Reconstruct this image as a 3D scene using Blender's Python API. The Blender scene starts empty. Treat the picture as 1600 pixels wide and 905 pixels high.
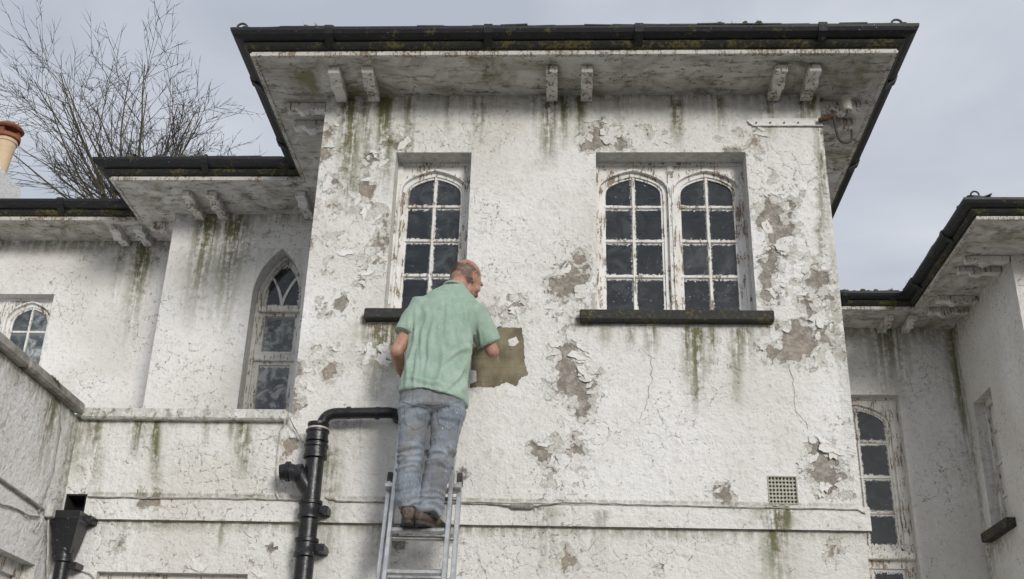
import bpy, bmesh, math, random
import numpy as np
from mathutils import Vector, Matrix, noise as mnoise
from mathutils.bvhtree import BVHTree

# ------------------------------------------------------------------ camera
F, PITCH, YAW, ROLL = 1770.2, .43360, -.053775, .027968
CAM = np.array([0, -7.0, 1.6])
def cam_basis(p, y, r):
    cp, sp, cy, sy = math.cos(p), math.sin(p), math.cos(y), math.sin(y)
    f = np.array([sy*cp, cy*cp, sp]); rt = np.array([cy, -sy, 0]); up = np.cross(rt, f)
    c, s = math.cos(r), math.sin(r)
    return np.array([c*rt + s*up, -s*rt + c*up, f])
MB_ = cam_basis(PITCH, YAW, ROLL)
scene = bpy.context.scene
COL = scene.collection
cam = bpy.data.cameras.new('camera'); camo = bpy.data.objects.new('camera', cam); COL.objects.link(camo)
cam.sensor_fit = 'HORIZONTAL'; cam.sensor_width = 36; cam.lens = F/1600*36
cam.clip_start = .1; cam.clip_end = 2000
m = Matrix.Identity(4)
for i in range(3):
    m[i][0] = MB_[0][i]; m[i][1] = MB_[1][i]; m[i][2] = -MB_[2][i]; m[i][3] = CAM[i]
camo.matrix_world = m
scene.camera = camo

# ------------------------------------------------------------------ light
SUN_EL, SUN_AZ = math.radians(17), math.radians(26)      # azimuth: to the right of straight behind the camera
world = bpy.data.worlds.new('World'); scene.world = world; world.use_nodes = True
def build_world():
    nt = world.node_tree; nt.nodes.clear(); L = nt.links.new
    N = nt.nodes.new
    out = N('ShaderNodeOutputWorld'); mix = N('ShaderNodeMixShader')
    sky = N('ShaderNodeTexSky'); sky.sky_type = 'NISHITA'; sky.sun_disc = False
    sky.sun_elevation = SUN_EL; sky.sun_rotation = math.pi - SUN_AZ
    b1 = N('ShaderNodeBackground'); b1.inputs[1].default_value = .1; L(sky.outputs[0], b1.inputs[0])
    tc = N('ShaderNodeTexCoord'); mp = N('ShaderNodeMapping'); mp.inputs['Scale'].default_value = (1, 1, 2.2)
    L(tc.outputs['Generated'], mp.inputs[0])
    n1 = N('ShaderNodeTexNoise'); n1.inputs['Scale'].default_value = 3.4; n1.inputs['Detail'].default_value = 6; n1.inputs['Roughness'].default_value = .5
    n1.inputs['Distortion'].default_value = .3
    L(mp.outputs[0], n1.inputs['Vector'])
    cr = N('ShaderNodeValToRGB'); cr.color_ramp.elements[0].position = .34; cr.color_ramp.elements[0].color = (.355, .385, .44, 1)
    cr.color_ramp.elements[1].position = .64; cr.color_ramp.elements[1].color = (.50, .52, .565, 1)
    L(n1.outputs['Fac'], cr.inputs[0])
    b2 = N('ShaderNodeBackground'); b2.inputs[1].default_value = 1.0; L(cr.outputs[0], b2.inputs[0])
    mix.inputs[0].default_value = .92
    L(b1.outputs[0], mix.inputs[1]); L(b2.outputs[0], mix.inputs[2]); L(mix.outputs[0], out.inputs[0])
build_world()
sun = bpy.data.lights.new('sun', 'SUN'); suno = bpy.data.objects.new('sun', sun); COL.objects.link(suno)
sun.energy = 1.55; sun.angle = math.radians(15); sun.color = (1, .965, .91)
sd = Vector((math.sin(SUN_AZ)*math.cos(SUN_EL), -math.cos(SUN_AZ)*math.cos(SUN_EL), math.sin(SUN_EL)))
suno.rotation_euler = sd.to_track_quat('Z', 'Y').to_euler(); suno.location = (6, -14, 14)
scene.view_settings.view_transform = 'Standard'; scene.view_settings.look = 'None'
scene.view_settings.gamma = 1; scene.view_settings.use_curve_mapping = False
scene.view_settings.exposure = 0.45
scene.cycles.adaptive_threshold = .03; scene.cycles.max_bounces = 4; scene.cycles.diffuse_bounces = 2; scene.cycles.glossy_bounces = 2; scene.cycles.transmission_bounces = 3; scene.cycles.transparent_max_bounces = 6

# ------------------------------------------------------------------ helpers
def ray(px, py): return MB_.T @ np.array([(px-800)/F, -(py-452.5)/F, 1.0])
def onY(px, py, c=0.):
    d = ray(px, py); return CAM + (c-CAM[1])/d[1]*d
def onX(px, py, c):
    d = ray(px, py); return CAM + (c-CAM[0])/d[0]*d
def onZ(px, py, c):
    d = ray(px, py); return CAM + (c-CAM[2])/d[2]*d
V3 = lambda p: Vector((float(p[0]), float(p[1]), float(p[2])))
rng = random.Random(11)

def tag(o, label, cat, group=None, kind=None):
    if label: o['label'] = label
    if cat: o['category'] = cat
    if group: o['group'] = group
    if kind: o['kind'] = kind
    return o
def empty(name, loc, label, cat, group=None):
    o = bpy.data.objects.new(name, None); COL.objects.link(o); o.location = loc; o.empty_display_size = .1
    return tag(o, label, cat, group)
def link(name, me, mat, parent=None):
    o = bpy.data.objects.new(name, me); COL.objects.link(o)
    if mat is not None and not me.materials: me.materials.append(mat)
    if parent is not None:
        o.parent = parent
        top = parent; off = Vector((0, 0, 0))
        while top is not None: off += top.location; top = top.parent
        o.location = -off            # meshes are written in world coordinates
    return o

class MB:
    def __init__(s): s.v = []; s.f = []
    def add(s, vs, fs):
        n = len(s.v); s.v += [tuple(map(float, p)) for p in vs]; s.f += [tuple(i+n for i in f) for f in fs]; return s
    def box(s, a, b):
        x0, y0, z0 = a; x1, y1, z1 = b
        return s.add([(x0,y0,z0),(x1,y0,z0),(x1,y1,z0),(x0,y1,z0),(x0,y0,z1),(x1,y0,z1),(x1,y1,z1),(x0,y1,z1)],
            [(0,3,2,1),(4,5,6,7),(0,1,5,4),(1,2,6,5),(2,3,7,6),(3,0,4,7)])
    def extr(s, poly, vec):
        n = len(poly); v = Vector(vec); p = [Vector(q) for q in poly]
        return s.add([tuple(q) for q in p] + [tuple(q+v) for q in p],
            [tuple(range(n))[::-1], tuple(range(n, 2*n))] + [(i, (i+1) % n, n+(i+1) % n, n+i) for i in range(n)])
    def ring(s, outer, inner, vec, closed=False):
        """strip between two equally long outlines, extruded by vec"""
        n = len(outer); v = Vector(vec)
        vs = [Vector(p) for p in outer] + [Vector(p) for p in inner]
        vs = vs + [p+v for p in vs]; fs = []
        for i in range(n if closed else n-1):
            j = (i+1) % n
            fs += [(i, j, n+j, n+i), (2*n+i, 3*n+i, 3*n+j, 2*n+j), (i, 2*n+i, 2*n+j, j), (n+i, n+j, 3*n+j, 3*n+i)]
        if not closed:
            fs += [(0, n, 3*n, 2*n), (n-1, 3*n-1, 4*n-1, 2*n-1)]
        return s.add([tuple(p) for p in vs], fs)
    def loft(s, rings, cap=True):
        n = len(rings[0]); vs = [p for r in rings for p in r]; fs = []
        for k in range(len(rings)-1):
            for i in range(n):
                j = (i+1) % n; fs.append((k*n+i, k*n+j, (k+1)*n+j, (k+1)*n+i))
        if cap: fs += [tuple(range(n))[::-1], tuple((len(rings)-1)*n+i for i in range(n))]
        return s.add(vs, fs)
    def tube(s, pts, r, n=10, cap=True, flat=1.0):
        pts = [Vector(p) for p in pts]; R = r if isinstance(r, (list, tuple)) else [r]*len(pts)
        t0 = (pts[1]-pts[0]).normalized(); a = t0.orthogonal().normalized(); rings = []
        for i, p in enumerate(pts):
            t = ((pts[min(i+1, len(pts)-1)] - pts[max(i-1, 0)])).normalized()
            a = (a - t*a.dot(t)).normalized(); b = t.cross(a)
            rings.append([tuple(p + a*(R[i]*math.cos(2*math.pi*k/n)) + b*(R[i]*flat*math.sin(2*math.pi*k/n))) for k in range(n)])
        return s.loft(rings, cap)
    def ellipsoid(s, c, r, rot=None, n=16, m_=10):
        c = Vector(c); rings = []
        for i in range(1, m_):
            ph = math.pi*i/m_; ring = []
            for k in range(n):
                q = Vector((r[0]*math.sin(ph)*math.cos(2*math.pi*k/n), r[1]*math.sin(ph)*math.sin(2*math.pi*k/n), -r[2]*math.cos(ph)))
                if rot is not None: q = rot @ q
                ring.append(tuple(c+q))
            rings.append(ring)
        return s.loft(rings)
    def capsule(s, a, b, ra, rb, n=12):
        a, b = Vector(a), Vector(b); t = (b-a).normalized(); pts = []; rr = []
        for k in range(5):
            q = math.pi/2*k/4; pts.append(a - t*ra*math.cos(q)); rr.append(max(ra*math.sin(q), ra*.08))
        for k in range(5):
            q = math.pi/2*k/4; pts.append(b + t*rb*math.sin(q)); rr.append(max(rb*math.cos(q), rb*.08))
        return s.tube(pts, rr, n)
    def mesh(s, name, smooth=False):
        me = bpy.data.meshes.new(name); me.from_pydata(s.v, [], s.f); me.update()
        if smooth: me.polygons.foreach_set('use_smooth', [True]*len(me.polygons))
        return me
    def build(s, name, mat, parent=None, smooth=False, bevel=0):
        me = s.mesh(name, smooth)
        bm = bmesh.new(); bm.from_mesh(me); bmesh.ops.recalc_face_normals(bm, faces=bm.faces)
        if bevel: bmesh.ops.bevel(bm, geom=[e for e in bm.edges], offset=bevel, segments=1, affect='EDGES', clamp_overlap=True)
        bm.to_mesh(me); bm.free()
        if smooth:
            me.polygons.foreach_set('use_smooth', [True]*len(me.polygons)); me.set_sharp_from_angle(angle=math.radians(42))
        return link(name, me, mat, parent)

# value-noise fBm in numpy
def _hash(ix, iy, seed):
    h = (ix.astype(np.int64)*374761393 + iy.astype(np.int64)*668265263 + seed*974711) & 0x7fffffff
    h = ((h ^ (h >> 13))*1274126177) & 0x7fffffff
    return ((h ^ (h >> 16)) & 0xffff)/65535.0
def vnoise(x, y, seed=0):
    ix, iy = np.floor(x), np.floor(y); fx, fy = x-ix, y-iy
    fx = fx*fx*(3-2*fx); fy = fy*fy*(3-2*fy)
    a, b, c, d = _hash(ix, iy, seed), _hash(ix+1, iy, seed), _hash(ix, iy+1, seed), _hash(ix+1, iy+1, seed)
    return (a*(1-fx)+b*fx)*(1-fy) + (c*(1-fx)+d*fx)*fy
def fbm(x, y, seed=0, oct_=4):
    s = 0; a = .5; t = 0
    for o in range(oct_):
        s = s + a*vnoise(x*2**o+o*17.3, y*2**o+o*9.1, seed+o); t += a; a *= .55
    return s/t
def cells(x, y, size, seed=0):
    """for each point the seed of its Worley cell and the gap to the next one"""
    gx, gy = np.floor(x/size), np.floor(y/size); b1 = np.full(x.shape, 1e9); b2 = b1.copy(); sx = x.copy(); sy = y.copy(); cid = np.zeros_like(x)
    for i in (-1, 0, 1):
        for j in (-1, 0, 1):
            cx, cy = gx+i, gy+j; px = (cx+_hash(cx, cy, seed))*size; py = (cy+_hash(cx, cy, seed+5))*size
            d = np.hypot(x-px, y-py); m = d < b1
            b2 = np.where(m, b1, np.minimum(b2, d)); b1 = np.where(m, d, b1)
            sx = np.where(m, px, sx); sy = np.where(m, py, sy); cid = np.where(m, _hash(cx, cy, seed+9), cid)
    return sx, sy, cid, b2-b1
def poly_sd(x, y, poly):
    """signed distance (negative inside) of arrays x, y to a polygon"""
    d = np.full(x.shape, 1e9); ins = np.zeros(x.shape, bool); n = len(poly)
    for i in range(n):
        x0, y0 = poly[i]; x1, y1 = poly[(i+1) % n]
        ex, ey = x1-x0, y1-y0; t = np.clip(((x-x0)*ex + (y-y0)*ey)/(ex*ex+ey*ey+1e-12), 0, 1)
        d = np.minimum(d, np.hypot(x-x0-t*ex, y-y0-t*ey))
        if abs(ey) > 1e-9:
            c = ((y0 > y) != (y1 > y)) & (x < (x1-x0)*(y-y0)/(y1-y0)+x0); ins ^= c
    return np.where(ins, -d, d)

# ------------------------------------------------------------------ materials
class NT:
    def __init__(s, name):
        s.m = bpy.data.materials.new(name); s.m.use_nodes = True; s.t = s.m.node_tree; s.t.nodes.clear()
        s.out = s.t.nodes.new('ShaderNodeOutputMaterial')
    def n(s, typ, ins=None, **pr):
        nd = s.t.nodes.new(typ)
        for k, v in pr.items(): setattr(nd, k, v)
        for k, v in (ins or {}).items(): s.set(nd.inputs[k], v)
        return nd
    def set(s, sock, v):
        if hasattr(v, 'links') or isinstance(v, bpy.types.NodeSocket): s.t.links.new(v, sock)
        else:
            if isinstance(v, tuple) and len(v) == 3 and sock.type == 'RGBA': v = v + (1,)
            sock.default_value = v
    def math(s, op, a, b=0., c=None, clamp=False):
        nd = s.n('ShaderNodeMath', operation=op, use_clamp=clamp); s.set(nd.inputs[0], a); s.set(nd.inputs[1], b)
        if c is not None: s.set(nd.inputs[2], c)
        return nd.outputs[0]
    def noise(s, vec, scale, detail=4., rough=.55, dist=0., color=False):
        nd = s.n('ShaderNodeTexNoise', {'Vector': vec, 'Scale': scale, 'Detail': detail, 'Roughness': rough, 'Distortion': dist})
        return nd.outputs['Color' if color else 'Fac']
    def ramp(s, v, a, b, lo=0., hi=1.):
        nd = s.n('ShaderNodeMapRange', {'Value': v, 'From Min': a, 'From Max': b, 'To Min': lo, 'To Max': hi}, interpolation_type='SMOOTHSTEP')
        return nd.outputs[0]
    def mix(s, f, a, b):
        nd = s.n('ShaderNodeMix', data_type='RGBA'); s.set(nd.inputs[0], f); s.set(nd.inputs[6], a); s.set(nd.inputs[7], b)
        return nd.outputs[2]
    def obj(s): return s.n('ShaderNodeTexCoord').outputs['Object']
    def gen(s): return s.n('ShaderNodeTexCoord').outputs['Generated']
    def scale(s, v, sc): return s.n('ShaderNodeMapping', {'Vector': v, 'Scale': sc}).outputs[0]
    def attr(s, name): return s.n('ShaderNodeAttribute', attribute_name=name).outputs['Fac']
    def vadd(s, a, b): return s.n('ShaderNodeVectorMath', {0: a, 1: b}, operation='ADD').outputs[0]
    def warp(s, vec, scale, amt):
        c = s.noise(vec, scale, 3., .5, color=True)
        o = s.n('ShaderNodeVectorMath', {0: c, 1: (.5, .5, .5)}, operation='SUBTRACT').outputs[0]
        o = s.n('ShaderNodeVectorMath', {0: o, 'Scale': amt}, operation='SCALE').outputs[0]
        return s.vadd(vec, o)
    def voro(s, vec, scale):
        return s.n('ShaderNodeTexVoronoi', {'Vector': vec, 'Scale': scale}, feature='DISTANCE_TO_EDGE').outputs['Distance']
    def bump(s, h, dist, strength=1.):
        return s.n('ShaderNodeBump', {'Height': h, 'Distance': dist, 'Strength': strength}).outputs[0]
    def bsdf(s, col, rough=.8, normal=None, **kw):
        nd = s.n('ShaderNodeBsdfPrincipled', {'Base Color': col, 'Roughness': rough})
        if normal is not None: s.set(nd.inputs['Normal'], normal)
        for k, v in kw.items(): s.set(nd.inputs[k.replace('_', ' ')], v)
        s.t.links.new(nd.outputs[0], s.out.inputs[0]); return s.m

def wall_material(name, paint=(.85, .84, .815), crackle=1.0):
    t = NT(name); P = t.obj()
    peel, alg, fil, zone, tone = (t.attr(k) for k in ('peel', 'algae', 'filler', 'zone', 'tone'))
    A = t.noise(P, 19., 6., .68); nf = t.noise(P, 48., 3., .6)
    e = t.math('ADD', peel, t.math('MULTIPLY_ADD', A, .34, -.17)); e = t.math('ADD', e, t.math('MULTIPLY_ADD', nf, .20, -.10))
    m1 = t.ramp(e, .50, .512); m2 = t.ramp(e, .335, .347)
    Pw = t.warp(P, 7., .16)
    w1 = t.math('MULTIPLY', t.ramp(zone, .35, .95), t.math('MULTIPLY', t.ramp(A, .42, .60, 0., .034), t.ramp(nf, .46, .56)))
    w2 = t.math('MULTIPLY', t.ramp(zone, .0, .6, .35, 1.), t.ramp(nf, .56, .70, 0., .055))
    v1, v2 = t.voro(Pw, 7.5), t.voro(Pw, 23.)
    cr = t.math('MAXIMUM', t.math('LESS_THAN', v1, w1), t.math('LESS_THAN', v2, w2))
    cr = t.math('MULTIPLY', t.math('MULTIPLY', cr, crackle), t.math('SUBTRACT', 1., m1))
    # colours
    pw = t.mix(tone, paint, (paint[0]*.86, paint[1]*.845, paint[2]*.81))
    pw = t.mix(t.ramp(A, .50, .70, 0., .5), pw, (.56, .535, .49))
    pw = t.mix(t.ramp(nf, .64, .72, 0., .5), pw, (.30, .27, .235))
    under = t.mix(t.ramp(A, .35, .65), (.70, .68, .625), (.55, .525, .47))
    pw = t.mix(m2, pw, under)
    pw = t.mix(t.math('MULTIPLY', cr, .62), pw, (.19, .155, .12))
    plas = t.mix(t.ramp(A, .36, .62), (.42, .38, .335), (.25, .225, .195))
    plas = t.mix(t.ramp(tone, .4, .8, 0., .5), plas, (.42, .33, .26))
    plas = t.mix(t.ramp(nf, .60, .70, 0., .6), plas, (.58, .55, .51))
    col = t.mix(m1, pw, plas)
    # vertical streaks of algae and soot
    st = t.noise(t.scale(P, (24., 24., 1.8)), 1., 4., .65)
    ag = t.math('MULTIPLY', t.math('MULTIPLY', alg, 1.5), t.ramp(t.math('ADD', t.math('MULTIPLY', st, .55), t.math('MULTIPLY', A, .45)), .37, .56))
    col = t.mix(t.math('MULTIPLY', ag, .92, clamp=True), col, t.mix(t.ramp(st, .40, .62), (.215, .185, .13), (.165, .17, .075)))
    # fresh filler
    fe = t.ramp(t.math('ADD', fil, t.math('MULTIPLY_ADD', nf, .3, -.15)), .49, .51)
    fcol = t.mix(t.ramp(t.noise(P, 5., 4.), .35, .65), (.118, .098, .058), (.25, .215, .14))
    hz_ = t.noise(t.scale(P, (2.5, 2.5, 38.)), 1., 4., .6, .4); fcol = t.mix(t.ramp(hz_, .52, .66, 0., .6), fcol, (.15, .125, .075)); fcol = t.mix(t.ramp(st, .60, .74, 0., .5), fcol, (.42, .39, .32)); fcol = t.mix(t.ramp(A, .56, .72, 0., .6), fcol, (.36, .32, .24))
    col = t.mix(fe, col, fcol)
    # relief
    h = t.math('MULTIPLY_ADD', m1, -2.0, t.math('MULTIPLY', m2, -.9))
    h = t.math('MULTIPLY_ADD', cr, -.6, h)
    h = t.math('MULTIPLY_ADD', t.ramp(v1, 0., .12, 0., .35), zone, h)
    h = t.math('MULTIPLY', h, t.math('SUBTRACT', 1., fe))
    g = t.math('MULTIPLY_ADD', A, 2.6, t.math('MULTIPLY', nf, .7))
    g = t.math('MULTIPLY', g, t.math('MULTIPLY_ADD', fe, -.85, 1.))
    return t.bsdf(col, t.math('MULTIPLY_ADD', m1, .25, .62), t.bump(t.math('ADD', h, g), .008, .95), Specular_IOR_Level=.3)

def soffit_material():
    t = NT('soffit_paint'); P = t.obj()
    a = t.noise(P, 3.0, 6., .66, .8); b = t.noise(P, 15., 5., .66)
    s = t.noise(t.scale(P, (2.2, 9., 1.)), 1.6, 5., .7, .7)
    col = t.mix(t.ramp(a, .36, .66), (.66, .645, .605), (.36, .34, .29))
    col = t.mix(t.ramp(t.math('ADD', t.math('MULTIPLY', s, .6), t.math('MULTIPLY', b, .4)), .49, .63, 0., .85), col, (.15, .135, .10))
    col = t.mix(t.ramp(a, .56, .70, 0., .75), col, (.20, .19, .085))
    crk = t.math('LESS_THAN', t.voro(t.warp(P, 4., .5), 3.2), t.ramp(b, .50, .70, 0., .022))
    col = t.mix(t.math('MULTIPLY', crk, .8), col, (.09, .08, .065))
    h = t.math('MULTIPLY_ADD', crk, -.6, t.math('ADD', t.math('MULTIPLY', b, 1.2), a))
    return t.bsdf(col, .75, t.bump(h, .005))

def timber_material(name, base=(.78, .765, .73), loss=.55):
    t = NT(name); P = t.obj()
    g = t.noise(t.scale(P, (55., 55., 9.)), 1., 5., .65); b = t.noise(P, 7., 4., .6); f = t.noise(P, 75., 4., .65)
    e = t.math('ADD', t.math('MULTIPLY', g, .55), t.math('ADD', t.math('MULTIPLY', b, .3), t.math('MULTIPLY', f, .25)))
    m1 = t.ramp(e, loss+.035, loss+.055)
    wood = t.mix(f, (.17, .115, .075), (.33, .265, .20))
    pc = t.mix(t.ramp(b, .4, .65), base, (base[0]*.86, base[1]*.84, base[2]*.80))
    pc = t.mix(t.ramp(f, .60, .70, 0., .35), pc, (.33, .29, .25))
    return t.bsdf(t.mix(m1, pc, wood), .6, t.bump(t.math('MULTIPLY_ADD', m1, -.8, t.math('MULTIPLY', f, .5)), .003))

def glass_material(name, tone, haze=.5, ragged=1., film=(.15, .16, .17)):
    t = NT(name); G = t.gen(); P = t.obj()
    sx = t.n('ShaderNodeSeparateXYZ', {0: G})
    def edge(o): return t.math('MINIMUM', o, t.math('SUBTRACT', 1., o))
    ed = t.math('MINIMUM', edge(sx.outputs[0]), edge(sx.outputs[2]))
    nz = t.noise(P, 60., 4., .65)
    smear = t.math('ADD', ed, t.math('MULTIPLY_ADD', nz, -.27*ragged, .062*ragged))
    pm = t.ramp(smear, .0, .006, 1., 0.)
    speck = t.ramp(t.noise(P, 95., 2., .5), .735, .75)
    pm = t.math('MAXIMUM', pm, speck)
    rnd = t.n('ShaderNodeObjectInfo').outputs['Random']; P2 = t.vadd(P, t.n('ShaderNodeCombineXYZ', {0: t.math('MULTIPLY', rnd, 50.)}).outputs[0])
    grime_haze = t.math('MULTIPLY', t.ramp(t.noise(P2, 9., 4., .62, .8), .40, .70, .04, haze), t.ramp(rnd, 0., 1., .3, 1.8), clamp=True)  # dirt on the panes; with a pale film, also their painted brightness
    grime_haze = t.math('MAXIMUM', grime_haze, t.ramp(ed, 0., .16, haze*.6, 0.))
    gl = t.n('ShaderNodeBsdfPrincipled', {'Base Color': tone, 'Roughness': .07, 'IOR': 1.5}).outputs[0]
    tr = t.n('ShaderNodeBsdfTransparent', {0: (.80, .84, .86, 1)}).outputs[0]
    fr = t.n('ShaderNodeFresnel', {'IOR': 1.5}).outputs[0]
    gs = t.n('ShaderNodeBsdfGlossy', {'Color': (1, 1, 1, 1), 'Roughness': .04}).outputs[0]
    a = t.n('ShaderNodeMixShader', {0: fr, 1: tr, 2: gs}).outputs[0]
    a = t.n('ShaderNodeMixShader', {0: .25, 1: a, 2: gl}).outputs[0]
    df = t.n('ShaderNodeBsdfDiffuse', {0: film+(1,)}).outputs[0]
    a = t.n('ShaderNodeMixShader', {0: grime_haze, 1: a, 2: df}).outputs[0]
    wp = t.n('ShaderNodeBsdfDiffuse', {0: (.70, .69, .66, 1)}).outputs[0]
    a = t.n('ShaderNodeMixShader', {0: pm, 1: a, 2: wp}).outputs[0]
    t.t.links.new(a, t.out.inputs[0]); return t.m

def iron_material(name, base=(.018, .02, .023), moss=.0, rough=.38):
    t = NT(name); P = t.obj()
    a = t.noise(P, 5.5, 5., .65); b = t.noise(P, 38., 5., .65)
    col = t.mix(t.ramp(b, .45, .75), base, (base[0]*2.4, base[1]*2.3, base[2]*2.1))
    if moss:
        mm = t.ramp(t.math('ADD', t.math('MULTIPLY', a, .65), t.math('MULTIPLY', b, .35)), .60-moss, .68-moss)
        col = t.mix(mm, col, t.mix(t.ramp(b, .4, .6), (.05, .048, .022), (.115, .10, .038)))
        rg = t.math('MULTIPLY_ADD', mm, .5, rough)
    else: rg = t.math('MULTIPLY_ADD', b, .3, rough-.12)
    col = t.mix(t.ramp(t.noise(P, 85., 2.), .72, .75), col, (.40, .39, .36))
    return t.bsdf(col, rg, t.bump(t.math('ADD', t.math('MULTIPLY', b, .6), a), .004))

def plain(name, c1, c2, scale=12., rough=.7, bump=.003, metal=0., detail=5., spec=None, sc=(1, 1, 1)):
    t = NT(name); P = t.scale(t.obj(), sc); a = t.noise(P, scale, detail, .62)
    kw = {'Metallic': metal}
    if spec is not None: kw['Specular_IOR_Level'] = spec
    return t.bsdf(t.mix(t.ramp(a, .32, .68), c1, c2), rough, t.bump(t.noise(P, scale*3, 4., .6), bump) if bump else None, **kw)

M = {}
M['wall'] = wall_material('peeling_white_paint')
M['render'] = wall_material('painted_roughcast', (.85, .84, .815), .6)
M['flake'] = plain('paint_flake', (.78, .765, .73), (.62, .60, .555), 26., .65, .006)
M['soffit'] = soffit_material()
M['trim'] = timber_material('trim_paint', (.60, .585, .54), .535)
M['bracket'] = timber_material('bracket_paint', (.74, .725, .69), .555)
M['timber'] = timber_material('window_paint', (.80, .79, .765), .557)
M['timber2'] = timber_material('weathered_window_paint', (.74, .725, .685), .552)
M['glass'] = glass_material('dirty_glass', (.012, .015, .02), .30)
M['glass2'] = glass_material('pale_film_glass', (.02, .025, .03), .80, .25, (.42, .44, .45))  # pale film paints in the daylight missing from the curtain behind
M['gutter'] = iron_material('gutter_iron', (.006, .007, .009), .038, .55)
M['mould'] = iron_material('mossy_moulding', (.014, .015, .013), .10, .7)
M['pipe'] = iron_material('pipe_black', (.010, .010, .012), 0., .30)
M['sill'] = iron_material('mossy_stone', (.028, .028, .027), .085, .8)
M['slate'] = plain('slate', (.03, .034, .04), (.07, .075, .08), 14., .6)
M['moss'] = plain('moss', (.05, .055, .018), (.12, .11, .04), 40., .95, .006)
M['concrete'] = plain('lichened_concrete', (.42, .40, .36), (.17, .155, .125), 9., .9, .006, detail=7.)
M['pot'] = plain('buff_pot', (.62, .46, .29), (.68, .53, .36), 10., .7)
M['terracotta'] = plain('terracotta', (.33, .115, .055), (.20, .07, .04), 10., .7)
M['alu'] = plain('aluminium', (.60, .61, .62), (.44, .44, .44), 20., .38, .0015, .85)
M['rung'] = plain('rung_alu', (.52, .53, .54), (.40, .39, .37), 30., .36, .002, .85)
M['blackplastic'] = plain('black_plastic', (.02, .02, .022), (.05, .05, .05), 30., .5)
M['rust'] = plain('rust', (.13, .06, .028), (.04, .026, .02), 40., .85)
M['iron'] = plain('hook_iron', (.025, .024, .024), (.07, .055, .045), 40., .6)
M['ceramic'] = plain('ceramic', (.58, .55, .49), (.42, .38, .32), 30., .35)
M['cable'] = plain('cable', (.36, .35, .32), (.14, .13, .11), 20., .7)
M['cablew'] = plain('painted_cable', (.66, .65, .61), (.40, .38, .34), 30., .7)
M['bark'] = plain('bark', (.105, .085, .06), (.075, .075, .04), 8., .9, .004)
M['twig'] = plain('twig', (.060, .046, .038), (.035, .028, .024), 5., .9, 0)
M['ground'] = plain('gravel', (.16, .15, .135), (.10, .095, .085), 6., .95, .02)
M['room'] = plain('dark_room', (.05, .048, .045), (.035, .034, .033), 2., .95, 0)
M['curtain'] = plain('net_curtain', (.80, .81, .80), (.60, .61, .61), 5., .95, 0, sc=(3, 1, .6))
M['vent'] = plain('vent_paint', (.50, .49, .42), (.36, .35, .28), 60., .7)
M['crack'] = plain('crack_dirt', (.10, .085, .07), (.16, .14, .115), 40., .95, 0)
M['hole'] = plain('cavity_shade', (.012, .011, .01), (.02, .018, .016), 20., .95, .004)  # near-black colour stands for the shade inside openings

# ------------------------------------------------------------------ setting
g = MB().add([(-400, -400, 0), (400, -400, 0), (400, 400, 0), (-400, 400, 0)], [(0, 1, 2, 3)]).build('ground', M['ground'])
g['kind'] = 'structure'

ZE = 6.43                     # one continuous eaves level
XT0, XT1 = -1.80, 1.83        # tower
YB, XB = 1.84, -3.53          # bay
YF = 2.37                     # far left wall
YR, XW, YW = 4.355, 4.11, 2.60  # recess, wing
XL = -3.20                    # wall of the low block, facing right
ZL = 3.955                    # its top
house = empty('house', (0, 0, 0), 'old white rendered house with peeling paint, black gutters and wide white eaves', 'house')

# ---- wear fields, from places measured on the photograph
def PX(pts, Y=0.): return [(onY(x, y, Y)[0], onY(x, y, Y)[2]) for x, y in pts]
PEEL = [PX(p) for p in [
    [(1190,318),(1208,306),(1222,314),(1230,326),(1226,340),(1240,358),(1232,378),(1218,388),(1208,376),(1200,356),(1186,352)],
    [(1206,388),(1222,392),(1218,420),(1208,436),(1212,462),(1202,478),(1190,470),(1188,420)],
    [(1236,505),(1258,500),(1272,530),(1268,556),(1240,560),(1205,562),(1196,545),(1222,535)],
    [(1256,470),(1270,466),(1276,490),(1262,500)], [(1262,420),(1290,425),(1292,445),(1270,450)],
    [(900,392),(914,398),(913,440),(896,460),(868,456),(862,440),(886,424)],
    [(868,540),(900,538),(906,556),(890,566),(905,578),(920,600),(921,636),(908,648),(896,625),(864,612),(858,600),(872,580)],
    [(912,215),(932,192),(944,200),(950,222),(930,236),(915,232)], [(960,214),(985,222),(984,236),(968,228)],
    [(1175,212),(1186,212),(1184,230),(1174,226)], [(1140,232),(1158,230),(1155,238),(1140,238)],
    [(604,224),(616,215),(628,224),(616,232)], [(560,290),(572,284),(584,294),(576,306),(562,302)],
    [(592,345),(604,334),(606,352),(596,366)], [(584,384),(604,370),(602,398),(588,402)], [(572,420),(592,410),(590,424),(576,428)],
    [(782,475),(808,466),(820,474),(812,490),(790,492)], [(832,695),(850,700),(862,712),(846,714),(832,706)], [(890,694),(910,696),(906,710),(894,706)],
    [(1276,700),(1288,690),(1298,722),(1322,742),(1310,752),(1298,770),(1272,750),(1264,736)],
    [(872,868),(884,862),(892,884),(884,892),(872,882)], [(1300,848),(1312,856),(1308,878),(1296,872)],
    [(462,566),(470,576),(462,600),(470,626),(462,646),(455,640),(457,600)], [(438,690),(466,684),(470,708),(446,712)],
    [(716,742),(724,736),(728,748),(718,754)], [(222,776),(252,770),(258,790),(232,796)], [(610,842),(622,836),(626,858),(612,862)],
    [(1122,770),(1140,768),(1142,788),(1124,784)]]]
_pr = random.Random(77)
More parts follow.
